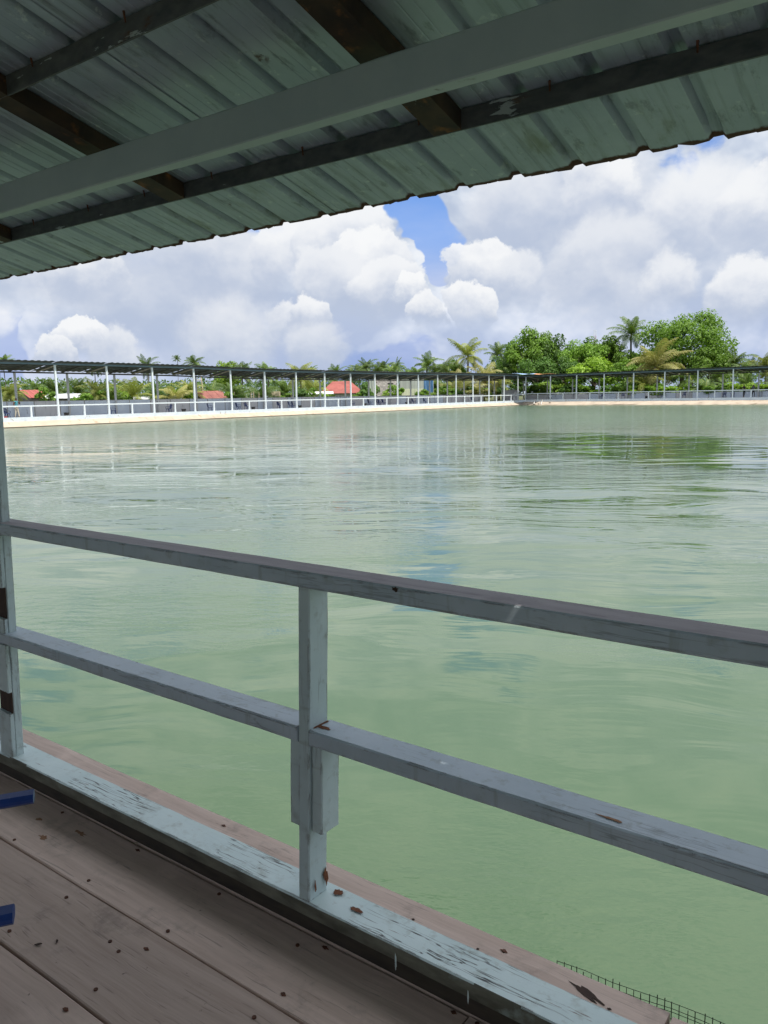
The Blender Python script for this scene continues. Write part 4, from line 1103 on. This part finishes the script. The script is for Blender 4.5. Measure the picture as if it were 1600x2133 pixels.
palms = [   # column, top row, distance beyond wall, frond px, kind, label
    (15, 733, 26, 26, 'g0', 'small green palm top above the shelter roof at the frame edge'), (200, 749, 60, 26, 'g1', 'tiny palm tip just clearing the roof over the grey shed'),
    (310, 737, 30, 36, 'g0', 'palm standing clear above the roof over the third bay'), (372, 736, 75, 15, 'g2', 'small round headed palm on a thin stem above the roof'),
    (407, 732, 45, 31, 'g1', 'ragged drooping palm beside the small round headed palm'),
    (505, 743, 8, 46, 'g2', 'dark palm rising beside the light green tree above the roof'), (558, 748, 10, 42, 'g0', 'green palm with low arching fronds over the stakes'),
    (627, 745, 7, 52, 'y0', 'yellow fronded coconut palm above the wooden bench'), (765, 738, 34, 36, 'g0', 'dense palm behind the block building roof line'),
    (735, 752, 26, 36, 'g1', 'low dark palm beside the red tiled house'), (800, 742, 30, 38, 'g2', 'dark palm beside the densest palm over the block building'), (828, 744, 36, 30, 'g0', 'end palm of the dark clump over the block building'),
    (890, 724, 24, 48, 'g0', 'tall dark palm standing alone before the grey cloud'), (868, 752, 18, 34, 'g1', 'low palm under the tall lone dark palm'), (930, 741, 14, 40, 'g1', 'dull green palm beside the pale feathered palm'),
    (975, 696, 12, 58, 'y1', 'tall pale feathered palm left of the broad trees'), (1036, 708, 24, 40, 'g2', 'dark palm rising against the broad green tree'),
    (1008, 742, 5, 62, 'o1', 'short yellowed palm drooping over the shelter corner roof'), (958, 758, 7, 44, 'o0', 'thin yellow palm under the pale feathered palm'),
    (1312, 654, 20, 56, 'g2', 'tall spiky palm standing between the leafy trees'), (1366, 698, 5, 82, 'o0', 'big yellow brown coconut palm below the tallest tree'),
    (1440, 742, 11, 60, 'g1', 'dark palm under the tallest tree'), (1492, 746, 8, 56, 'g1', 'grey green palm at the foot of the tallest tree'), (1525, 718, 18, 52, 'g0', 'palm with long side fronds past the tallest tree'),
    (1562, 742, 34, 34, 'g0', 'dark distant palm near the frame edge'), (1594, 730, 14, 46, 'y1', 'dry palm cut by the frame edge on the right-hand side')]
palms += [(648, 752, 22, 30, 'g1', 'dull palm top between the yellow palm and the red tiled house'), (702, 754, 38, 30, 'g2', 'dark palm top just left of the densest palm clump'), (750, 748, 40, 32, 'g1', 'dark palm at the back of the clump over the block building'),
          (785, 750, 26, 34, 'g1', 'low dark palm in the middle of the clump over the block building'), (815, 752, 22, 34, 'g0', 'low dark palm at the near side of the clump over the block building'), (848, 756, 30, 32, 'g1', 'faint palm between the clump and the tall lone palm'),
          (908, 750, 20, 38, 'g2', 'low palm on the corner side of the tall lone palm'), (1050, 742, 14, 40, 'g1', 'palm pressed against the broad clump of trees'), (1545, 738, 12, 44, 'g1', 'shaggy palm between two palms past the tallest tree'),
          (1475, 728, 24, 48, 'g2', 'palm showing over the lower flank of the tallest tree')]
low = [(22, 782, 4, 50, 'y0'), (75, 778, 24, 46, 'g1'), (112, 778, 22, 46, 'g0'), (160, 778, 16, 50, 'g2'), (200, 780, 4, 52, 'y0'), (243, 784, 12, 46, 'g1'), (275, 782, 5, 54, 'y1'), (318, 782, 9, 50, 'g1'),
       (362, 786, 3, 62, 'o1'), (395, 782, 10, 46, 'y1'), (440, 786, 16, 44, 'g0'), (488, 778, 4, 62, 'g1'), (545, 780, 4, 58, 'g1'), (592, 782, 14, 46, 'g0'), (655, 780, 14, 40, 'y1'), (700, 776, 30, 40, 'g0'),
       (945, 784, 4, 52, 'y1'), (985, 780, 3, 56, 'o1'), (910, 776, 10, 44, 'g0'), (1035, 770, 6, 46, 'y0'), (232, 802, 3, 40, 'g2'), (1345, 760, 3, 56, 'y0'), (1470, 776, 3, 46, 'g1'), (1556, 768, 5, 46, 'g2')]
def palm(px, py, off, rp, key, label, group, nuts):
    p, f = place(px, off); L = rp/FPX*f*1.05; zt = z_at(px, py, f)
    H = max(1.2, zt - .78*L)
    rd = random.Random(int(px*3+py))
    root = empty('coconut_palm', p, rd.uniform(0, 6.28), label=label, cat='palm tree', group=group)
    inst('trunk', TRUNK, root, (0, 0, 0), (0, R(rd.uniform(-3, 3)), 0), (L*.30, L*.30, H+.06))
    inst('crown', CROWN[key], root, (0, 0, H), (R(rd.uniform(-13, 13)), R(rd.uniform(-13, 13)), 0), (L*rd.uniform(.85, 1.1), L*rd.uniform(.85, 1.1), L*rd.uniform(.85, 1.1)))
    if nuts: inst('coconuts', NUTS, root, (0, 0, H), (0, 0, 0), (L*.32,)*3)
for i, a in enumerate(palms): palm(*a, group='coconut palms behind the far shelters', nuts=a[4][0] in 'yo')
for i, a in enumerate(low): palm(*a, label=bay_label('low %s palm' % {'g': 'green', 'y': 'yellow green', 'o': 'straw yellow'}[a[4][0]], a[0]), group='low palms behind the far walls', nuts=a[4][0] == 'o')

def crown_mesh(name, mat, seed, clumps, n, leaf=.16, squash=.8):
    """leafy crown in unit size: many small bent leaves in uneven clumps, gaps between"""
    rd = random.Random(seed); mb = MB(); cl = []
    for _ in range(clumps):
        a = rd.uniform(0, 6.283); e = math.asin(rd.uniform(-.55, 1)); r_ = rd.uniform(.50, .80)
        c = Vector((math.cos(a)*math.cos(e)*r_, math.sin(a)*math.cos(e)*r_, math.sin(e)*r_*squash))
        cl.append((c, rd.uniform(.16, .34)))
    for i in range(n):
        c, cr = rd.choice(cl)
        d = Vector((rd.gauss(0, 1), rd.gauss(0, 1), rd.gauss(0, 1))).normalized()
        p = c + Vector((d.x, d.y, d.z*.8))*cr*(rd.uniform(.45, 1.12)**.7)
        nrm = (d*.8 + Vector((rd.uniform(-1, 1), rd.uniform(-1, 1), rd.uniform(-.3, 1.3)))*.8).normalized()
        t = nrm.cross(Vector((rd.uniform(-1, 1), rd.uniform(-1, 1), rd.uniform(-1, 1)))).normalized(); b = nrm.cross(t)
        s = leaf*rd.uniform(.6, 1.3)*.5
        mb.add([p - t*s, p + b*s*.55 - nrm*s*.2, p + t*s, p - b*s*.55 - nrm*s*.2], [(0, 1, 2, 3)])
    return mb.mesh(name, MAT[mat])
LEAFY = {('m', i): crown_mesh('leaf_crown_m%d' % i, 'leaf_m', 11+i, 26, 5200, .095) for i in range(2)}
LEAFY.update({('d', i): crown_mesh('leaf_crown_d%d' % i, 'leaf_d', 21+i, 26, 5200, .095) for i in range(2)})
LEAFY.update({('b', i): crown_mesh('leaf_crown_b%d' % i, 'leaf_b', 31+i, 20, 3600, .11) for i in range(2)})
LEAFY[('T', 0)] = crown_mesh('tall_crown', 'leaf_m', 57, 44, 13000, .062, .95)
BUSH = {k: crown_mesh('bush_'+k, m_, s_, 16, 1500, .17, .9) for k, m_, s_ in (('b', 'leaf_b', 41), ('m', 'leaf_m', 42), ('d', 'leaf_d', 43))}
lm = MB()
lm.tube([(0, 0, 0), (.01, .0, .3), (-.01, .01, .55), (.01, 0, .8)], [.05, .04, .034, .02], 8)
for k in range(7):
    a = k*2.4; z = .42+.05*k; q = Vector((math.cos(a), math.sin(a), 0))
    lm.tube([(0, 0, z), q*.16+Vector((0, 0, z+.12)), q*.36+Vector((0, 0, z+.26))], [.024, .016, .006], 6)
LIMBS = lm.mesh('trunk_and_limbs', MAT['bark'], True)
trees = [   # column, top, distance, half width px, half height px, kind, label
    (475, 742, 16, 34, 42, ('b', 0), 'light green leafy tree beside a dark palm above the roof'),
    (1096, 674, 14, 62, 70, ('m', 0), 'tall light green tree at the near end of the broad clump'), (1158, 690, 18, 48, 62, ('d', 0), 'darker tree in the broad clump behind the light green one'),
    (1205, 694, 12, 50, 60, ('m', 1), 'rounded green tree in the middle of the broad clump'), (1262, 690, 17, 52, 58, ('m', 0), 'bushy green tree next to the tall spiky palm'),
    (1118, 734, 7, 52, 44, ('d', 1), 'dark understorey tree above the orange tarpaulin'), (1180, 738, 7, 46, 42, ('d', 0), 'dark low tree under the middle of the broad clump'), (1238, 736, 6, 56, 44, ('b', 1), 'bright yellow green low tree above the end shelter roof'), (1300, 738, 9, 46, 44, ('m', 1), 'low green tree below the tall spiky palm'),
    (1075, 712, 20, 46, 52, ('m', 1), 'green tree joining the palms to the broad clump'), (1135, 684, 22, 46, 60, ('m', 0), 'green tree filling the near half of the broad clump'), (1235, 696, 22, 52, 56, ('d', 0), 'dark tree at the back of the broad clump'), (1335, 716, 24, 52, 50, ('m', 1), 'green tree behind the tall spiky palm'),
    (1420, 634, 20, 92, 88, ('T', 0), 'tallest broad leafy tree rising over the end shelter'), (1480, 700, 16, 46, 62, ('m', 1), 'lower flank tree joined to the tallest tree'), (1372, 712, 22, 50, 52, ('d', 1), 'dark leafy tree behind the big yellow palm'),
    (1040, 738, 16, 36, 40, ('d', 0), 'dark leafy tree behind the short yellowed palm'), (940, 742, 20, 34, 40, ('m', 0), 'small leafy tree among the palms before the corner')]
rdt = random.Random(9)
for px, py, off, hw, hh, key, lab in trees:
    p, f = place(px, off); W = hw/FPX*f*1.12; Hh = hh/FPX*f*1.12; zt = z_at(px, py, f)
    cz = zt - Hh*.92
    root = empty('leafy_tree', p, rdt.uniform(0, 6.28), label=lab, cat='tree', group='leafy trees behind the far shelters')
    inst('trunk', LIMBS, root, (0, 0, 0), (0, 0, 0), (W*1.15, W*1.15, cz+Hh*.25))
    inst('crown', LEAFY[key], root, (0, 0, cz+.06), (0, 0, rdt.uniform(0, 6)), (W, W, Hh))
for i, (x, y, w_, h_, key) in enumerate(((-8.5, -9.5, 4.0, 3.0, ('d', 0)), (-3.5, -9.0, 4.0, 2.9, ('m', 0)), (1.5, -9.3, 4.0, 3.0, ('d', 1)), (6.5, -9.0, 4.0, 2.9, ('m', 1)))):  # unseen trees, added to cut the light entering from the back
    root = empty('leafy_tree', (x, y, -.06), i*1.3, label='unseen leafy tree added behind the near shelter to block light', cat='tree', group='unseen light-blocking trees behind the near shelter')
    inst('trunk', LIMBS, root, (0, 0, 0), (0, 0, 0), (w_, w_, h_*1.3)); inst('crown', LEAFY[key], root, (0, 0, h_), (0, 0, i), (w_, w_, h_*1.05))
bushes = [(px + rdt.uniform(-8, 8), rdt.uniform(792, 808), rdt.uniform(1.2, 4), rdt.uniform(20, 34), k) for px, k in
          zip(list(range(1075, 1610, 21)), 'dmdmbdmdbmdmbdmbbmbbmbbmbb')] + \
         [(px + rdt.uniform(-8, 8), rdt.uniform(800, 816), rdt.uniform(1.5, 6), rdt.uniform(18, 30), k) for px, k in
          zip(list(range(8, 700, 28)), 'mbmmdbmmbdmmdbmdmmdmdmdmb')] + \
         [(762, 806, 3, 20, 'd'), (745, 815, 2, 16, 'm'), (822, 798, 4, 20, 'm'), (812, 812, 2, 20, 'b'), (882, 808, 2, 18, 'm'), (893, 812, 3, 16, 'b'), (925, 800, 4, 24, 'm'), (950, 806, 2, 22, 'd'), (978, 800, 4, 26, 'd'), (1008, 806, 2, 24, 'm'), (1035, 802, 3, 24, 'd'), (770, 790, 9, 18, 'd')]
bushes = [b_ for b_ in bushes if not any(lo < b_[0] < hi for lo, hi in ((38, 88), (100, 172), (402, 466), (262, 312), (556, 592), (484, 556)))]
for i, (px, py, off, hw, k) in enumerate(bushes):
    p, f = place(px, off); W = hw/FPX*f*1.2; zt = z_at(px, py, f); H = max(.6, zt)
    g = {'b': 'bright green', 'm': 'mid green', 'd': 'dark green'}[k]
    end = px > 1060
    root = empty('bush', p, rdt.uniform(0, 6.28), cat='bush', group=('%s bushes behind the %s wall' % (g, 'end' if end else 'long')),
                 label=bay_label(g + ' bush', px))
    inst('foliage', BUSH[k], root, (0, 0, H*.52), (0, 0, 0), (W, W, H*.56))
# far wood, one mass closing the view
rdw = random.Random(77); mb = MB()
for i in range(46000):
    px = rdw.uniform(-350, 2300); off = rdw.uniform(40, 75)
    if 0: continue
    p, f = place(max(-340, min(px, 1750)), off) if -340 < px < 1750 else place(px if px < 0 else 1750, off)
    if px > 1750: p = p + Vector((rdw.uniform(0, 120), rdw.uniform(-10, 30), 0))
    top = 4.4 + .8*noise.noise(Vector((p.x*.05, p.y*.05, 0))) + .9*noise.noise(Vector((p.x*.2, p.y*.2, 5)))
    if px > 850: top += min(3.0, (px-850)*.015)
    z = top*(rdw.random()**.6); p.z = z
    nrm = Vector((rdw.uniform(-1, 1), rdw.uniform(-1.3, .4), rdw.uniform(-.2, 1.3))).normalized()
    t = nrm.cross(Vector((rdw.uniform(-1, 1), rdw.uniform(-1, 1), rdw.uniform(-1, 1)))).normalized(); b = nrm.cross(t); s = rdw.uniform(.16, .36)
    mb.add([p-t*s, p+b*s*.5-nrm*s*.2, p+t*s, p-b*s*.5-nrm*s*.2], [(0, 1, 2, 3)])
o = mb.build('far_wood', MAT['leaf_d']); tag(o, 'dark mass of distant trees behind the palms', 'woodland', kind='stuff')

# ------------------------------------------------------------------ buildings behind the wall
def frame_at(px, off):
    p, f = place(px, off); d = Vector((p.x, p.y, 0)).normalized()
    return Vector((p.x, p.y, -.06)), f, math.atan2(d.y, d.x) - math.pi/2      # local +y points away from the pond viewer
def gable(root, w, dpt, h, rise, wall, roofm, over=.3, ncol=8, axis='x', windows=()):
    m = MB()
    hw, hd = w/2, dpt/2
    m.box((0, 0, h/2), (w, dpt, h))
    if axis == 'x': m.add([(-hw, -hd, h), (-hw, hd, h), (-hw, 0, h+rise), (hw, -hd, h), (hw, hd, h), (hw, 0, h+rise)], [(0, 2, 1), (3, 4, 5)])
    m.build('wall', MAT[wall], root)
    for s in (-1, 1):       # roof of separate sheets / tile courses
        for i in range(ncol):
            x0, x1 = -hw-over+(w+2*over)*i/ncol, -hw-over+(w+2*over)*(i+1)/ncol - .02
            y0, y1 = s*(hd+over), s*.01; z0 = h - rise*over/hd; z1 = h+rise
            mm = MB(); zo = .02+.012*(i % 2)
            q = [(x0, y0, z0+zo), (x1, y0, z0+zo), (x1, y1, z1+zo), (x0, y1, z1+zo)]
            mm.add(q + [(x, y, z+.03) for x, y, z in q], [(3, 2, 1, 0), (4, 5, 6, 7), (0, 1, 5, 4), (1, 2, 6, 5), (2, 3, 7, 6), (3, 0, 4, 7)])
            mm.build('roof_sheet', MAT[roofm], root)
    for (x, z, ww, hh) in windows:
        mm = MB(); mm.box((x, -hd-.02, z), (ww, .08, hh)); wn = mm.build('window', MAT['white_sheet'], root)
        mm = MB()
        for dx in (-.25, .25):
            for dz in (-.25, .25): mm.box((x+dx*ww, -hd-.045, z+dz*hh), (ww*.42, .05, hh*.42))
        mm.build('pane', MAT['window'], wn)
# red tiled house
p, f, rz = frame_at(712, 14); s = f/FPX
h = empty('house', p, rz, label='single storey house with hipped red tile roof behind the wall', cat='house')
W = 92*s; ze = z_at(712, 818, f); zr = z_at(712, 793, f)
m = MB(); m.box((0, 3.6, ze/2), (W*.94, 7, ze)); m.build('wall', MAT['house_wall'], h)
# courses of tiles, each its own row
nc = 9
for i in range(nc):
    t0, t1 = i/nc, (i+1)/nc
    def rect(t):
        hx = W/2*(1-t) + W*.21*t; y0 = -.4*(1-t) + 3.3*t; y1 = 7.6*(1-t) + 3.9*t; z = ze + (zr-ze)*t; return hx, y0, y1, z
    a0, b0, c0, z0 = rect(t0); a1, b1, c1, z1 = rect(t1); z1 += .035
    m = MB(); sx = -W*.0
    q = [(-a0, b0, z0), (a0, b0, z0), (a0, c0, z0), (-a0, c0, z0), (-a1, b1, z1), (a1, b1, z1), (a1, c1, z1), (-a1, c1, z1)]
    q += [(x, y, z-.05) for x, y, z in q[:4]]
    m.add(q, [(0, 1, 5, 4), (1, 2, 6, 5), (2, 3, 7, 6), (3, 0, 4, 7), (8, 9, 1, 0), (9, 10, 2, 1), (10, 11, 3, 2), (11, 8, 0, 3)] + ([(4, 5, 6, 7)] if i == nc-1 else []))
    m.build('tile_course', MAT['tile_red'], h)
for x in (-W*.08, W*.20, W*.40):
    m = MB(); m.box((x, .08, ze*.62), (.95, .1, .75)); wn = m.build('window', MAT['white_sheet'], h)
    for dx in (-.22, .22):
        for dz in (-.17, .17): m = MB(); m.box((x+dx, .03, ze*.62+dz), (.34, .06, .26)); m.build('pane', MAT['window'], wn)
p2_, f2, rz2 = frame_at(668, 9); s2 = f2/FPX
o = empty('awning', p2_, rz2, label='white flat awning roof in front of the red tiled house', cat='awning')
m = MB(); zt = z_at(668, 818, f2)
for i in range(6):
    m = MB(); m.bar((-28*s2+i*10*s2, 0, zt-.12), (-28*s2+i*10*s2, 2.6, zt+.22), 9.6*s2, .06); m.build('sheet', MAT['white_sheet'], o)
for x in (-26, 26): m = MB(); m.box((x*s2, .2, zt/2-.1), (.10, .10, zt)); m.build('post', MAT['rear_far'], o)
# sheds
for px, off, wpx, ytop, yeave, roofm, wallm, lab, tilt in ((62, 16, 36, 812, 826, 'roof_red', 'shed_wall', 'small shed with a bright red metal roof among the palms', .5),
        (136, 7, 64, 820, 828, 'roof_grey', 'shed_wall', 'long low shed with pale grey metal roof behind the wall', -.25), (434, 10, 56, 814, 829, 'roof_rust', 'shed_wall', 'grey plank shed with a rusty red metal roof', .45), (285, 9, 46, 828, 834, 'roof_grey', 'shed_wall', 'low pale roof almost hidden by the wall and palms', .1)):
    p, f, rz = frame_at(px, off); s = f/FPX
    r_ = empty('shed', p, rz+tilt, label=lab, cat='shed', group='sheds behind the wall')
    ze, zr = z_at(px, yeave, f), z_at(px, ytop, f)
    gable(r_, wpx*s*.92, 3.4, ze, max(.4, zr-ze), wallm, roofm, ncol=7)
# concrete block building: blocks one by one on the face
p, f, rz = frame_at(806, 10); s = f/FPX
b = empty('building', p, rz, label='unfinished concrete block building with a small dark opening', cat='building')
Wb = 46*s; hb = z_at(806, 789, f)
m = MB(); m.box((0, 2.5, hb/2), (Wb-.1, 4.8, hb-.05)); m.build('wall', MAT['mortar'], b)
bm_ = MB(); bm_.box((0, 0, 0), (.44, .10, .23)); bme = bm_.mesh('block', MAT['blocks'])
nrow = int(hb/.26); ncl = int(Wb/.47)
for i in range(nrow):
    for j in range(ncl):
        x = -Wb/2+.25+.47*j+(.2 if i % 2 else 0); z = .14+.26*i
        if x > Wb/2-.1 or i < 4: continue
        if .2 < x < .9 and nrow-5 < i < nrow-2: continue
        inst('block', bme, b, (x, .06+random.uniform(-.015, .015), z))
m = MB(); m.box((.55, .11, .14+.26*(nrow-3.5)), (.6, .06, .55)); m.build('opening', MAT['window'], b)
# building clad in pale green sheets
p, f, rz = frame_at(858, 9); s = f/FPX
b = empty('building', p, rz, label='tall shed clad in pale green and grey green sheets', cat='building')
hb = z_at(858, 789, f); zm = z_at(858, 809, f)
m = MB(); m.box((0, 2.6, hb/2), (50*s, 5, hb-.04)); m.build('wall', MAT['greygreen_sheet'], b)
for i in range(8):
    x = (-24+6*i)*s; 
    m = MB(); m.box((x+3*s, .06, zm/2), (5.8*s, .06, zm)); m.build('cladding_sheet', MAT['green_sheet'], b)
    m = MB(); m.box((x+3*s, .085, (zm+hb)/2), (5.8*s, .05, hb-zm)); m.build('cladding_sheet', MAT['greygreen_sheet'], b)
m = MB(); m.box((25*s, .3, hb-.0), (54*s, .5, .12)); 
# blue tarp sheets on a frame beside it
for px, w_, lab in ((893, 20, 'dark blue tarpaulin wall beside the pale green shed'), (776, 14, 'pale blue sheet wall beside the block building')):
    p, f, rz = frame_at(px, 6); s = f/FPX; hb = z_at(px, 792, f)
    t_ = empty('tarpaulin', p, rz, label=lab, cat='tarpaulin', group='sheet walls behind the shelter')
    m = MB(); NN = 8; vs = []
    for i in range(NN+1):
        for j in range(5):
            vs.append(((-w_/2+w_*i/NN)*s, .06*math.sin(i*1.9+j), hb*j/4))
    n_ = len(vs); vs += [(x, y+.02, z) for x, y, z in vs]
    m.add(vs, [(i*5+j, (i+1)*5+j, (i+1)*5+j+1, i*5+j+1) for i in range(NN) for j in range(4)] + [(n_+i*5+j, n_+i*5+j+1, n_+(i+1)*5+j+1, n_+(i+1)*5+j) for i in range(NN) for j in range(4)])
    m.build('sheet', MAT['blue_sheet' if px > 800 else 'greygreen_sheet'], t_)
    for x in (-w_/2, w_/2): m = MB(); m.box((x*s, .1, hb/2), (.1, .1, hb)); m.build('pole', MAT['bamboo'], t_)
# bench stand, stakes, scaffold
p, f, rz = frame_at(573, 4); s = f/FPX
b = empty('bench', p, rz, label='weathered wooden bench stand looking over the wall', cat='bench'); z0, z1 = z_at(573, 824, f), z_at(573, 815.5, f)
for x in (-10, 10): m = MB(); m.box((x*s, 0, z1/2), (.12, .12, z1+.1)); m.build('post', MAT['bamboo'], b)
for k in range(3): m = MB(); m.box((0, -.08, z0+(z1-z0)*(.15+.4*k)), (21*s, .05, .2)); m.build('slat', MAT['bamboo'], b)
m = MB(); m.box((0, .35, z0), (21*s, .7, .08)); m.build('seat', MAT['bamboo'], b)
for i, (px, y) in enumerate(((488, 815), (523, 816), (528, 814), (539, 816), (549, 814), (606, 819), (498, 822), (512, 824))):
    p, f, rz = frame_at(px, 2.5); h_ = z_at(px, y, f)
    m = MB(); m.tube([(0, 0, 0), (.01, 0, h_)], .07, 7)
    o = m.build('stake', MAT['bamboo'], loc=p); tag(o, ['pale stake nearest the rust roofed shed', 'first of two paired pale stakes', 'taller of two paired pale stakes', 'short pale stake past the paired stakes', 'tall pale stake beside the wooden bench', 'pale stake past the wooden bench', 'low stake just showing over the wall', 'lowest stake top showing over the wall'][i], 'stake', 'wooden stakes behind the wall')
p, f, rz = frame_at(414, 14); s = f/FPX; h_ = z_at(414, 782, f)
b = empty('bamboo_tower', p, rz, label='spindly pale bamboo tower behind the rust roofed shed', cat='tower')
for x, y in ((-1, 0), (1, 0), (-1, 1), (1, 1)): m = MB(); m.tube([(x*.75, y*1.2, 0), (x*.40, .6+(y-.5)*.5, h_)], .07, 6); m.build('pole', MAT['bamboo'], b)
for k in range(5): m = MB(); m.tube([(-.7+.06*k, 0, h_*(.2+.17*k)), (.7-.06*k, 0, h_*(.2+.17*k))], .05, 6); m.build('rung', MAT['bamboo'], b)
# radio mast far behind the trees
p, f, rz = frame_at(1237, 60); h_ = z_at(1237, 688, f); s = f/FPX
b = empty('radio_mast', p, rz, label='tiny red and white mast tip above the broad trees', cat='mast')
for x in (-1.8, 1.8):
    m = MB(); n_ = 12
    for k in range(n_): m.tube([(x*s, 0, h_*k/n_), (x*s, 0, h_*(k+1)/n_ - (.0))], .07, 6, mi=k % 2, cap=False)
    m.build('pole', [MAT['roof_red'], MAT['white_sheet']], b)
# grey cabin at the corner
kc = along(p1, 2.4, 0, 1066, 10, 30); c0 = p1(kc, 2.4, 0)
p = Vector((c0.x, c0.y, 0)); f = project(p)[2]; s = f/FPX
b = empty('cabin', p, R(38), label='plain grey boxed cabin at the corner between the two shelters', cat='cabin')
zc = z_at(1066, 813, f)
m = MB(); m.box((0, 1.0, zc/2), (30*s, 2.0, zc)); m.build('wall', MAT['cabin'], b)
m = MB(); m.box((0, 1.0, zc+.03), (32*s, 2.2, .06)); m.build('roof', MAT['cap'], b)
m = MB(); m.box((9*s, -.02, zc*.45), (8*s, .06, zc*.82)); m.build('door', MAT['panel_b'], b)
# tarp on the corner roof
p = p2(-.55, -.6, 4.15); m = MB(); NN = 14; vs = []
q0 = p1(17.35, -.5, 4.62); q1 = p2(1.05, -.55, 4.35)
for i in range(NN+1):
    for j in range(4):
        pt = q0.lerp(q1, i/NN) + N2*(.9*j) + Vector((0, 0, .06*math.sin(i*1.1) - .10*(math.sin(math.pi*i/NN) if j == 0 else 0) + .07 - .03*j)); vs.append(pt)
n_ = len(vs); vs += [v + Vector((0, 0, .02)) for v in vs]
for i in range(NN):
    for j in range(3):
        m.add([], [], 0)
        m.f += [(i*4+j, i*4+j+1, (i+1)*4+j+1, (i+1)*4+j), (n_+i*4+j, n_+(i+1)*4+j, n_+(i+1)*4+j+1, n_+i*4+j+1)]; m.mi += [0 if i < 8 else 1]*2
    m.f.append((i*4, (i+1)*4, n_+(i+1)*4, n_+i*4)); m.mi.append(0 if i < 8 else 1)
m.v = [tuple(v) for v in vs]
tag(m.build('roof_tarpaulin', [MAT['tarp_blue'], MAT['tarp_orange']]), 'blue and orange tarpaulin laid along the corner roof edge', 'tarpaulin')
# corner filler roof between the two wings
cr_ = empty('corner_roof', p1(17.9), label='dark sheet roof joining the two long shelters at the corner', cat='roof')
a = [p1(18, -.2, 4.5), p1(18, 4.2, 3.85), p2(-1, 4.0, 3.7), p2(-1, -.2, 4.3)]
m = MB(); a = [v - cr_.location for v in a]; m.add(a + [v + Vector((0, 0, .03)) for v in a], [(3, 2, 1, 0), (4, 5, 6, 7), (0, 1, 5, 4), (1, 2, 6, 5), (2, 3, 7, 6), (3, 0, 4, 7)]); m.build('sheet', MAT['far_sheet'], cr_)
# outlet pipes and broken plaster at the corner
for i, (k, off, z, lab) in enumerate(((.45, -.5, -.2, 'grey upright outlet pipe on the corner bank'), (.75, -.55, -.25, 'second grey outlet pipe beside the broken plaster'))):
    p = p2(k, off, z); m = MB(); m.tube([(0, 0, .35), (0, 0, 0), (0, -.15, -.1), (.05, -.5, -.5)], .10, 9)
    tag(m.build('outlet_pipe', MAT['pipe'], loc=p), lab, 'pipe', 'outlet pipes at the pond corner')
rds = random.Random(12)
for i in range(12):
    k = rds.uniform(-.1, 1.2); off = -rds.uniform(.5, 1.2); z = -.2 - .62*(-off-.2) + .03
    bm = bmesh.new(); bmesh.ops.create_icosphere(bm, subdivisions=2, radius=rds.uniform(.10, .24))
    for v in bm.verts: v.co = v.co*(1+.35*noise.noise(v.co*6+Vector((i, 0, 0)))); v.co.z *= .6
    me = bpy.data.meshes.new('rubble'); bm.to_mesh(me); bm.free(); me.materials.append(MAT['stone'])
    o = inst('rubble_stone', me, None, p2(k, off, z)); tag(o, 'lump of broken pale plaster at the pond corner bank', 'rubble', 'broken plaster lumps at the pond corner')
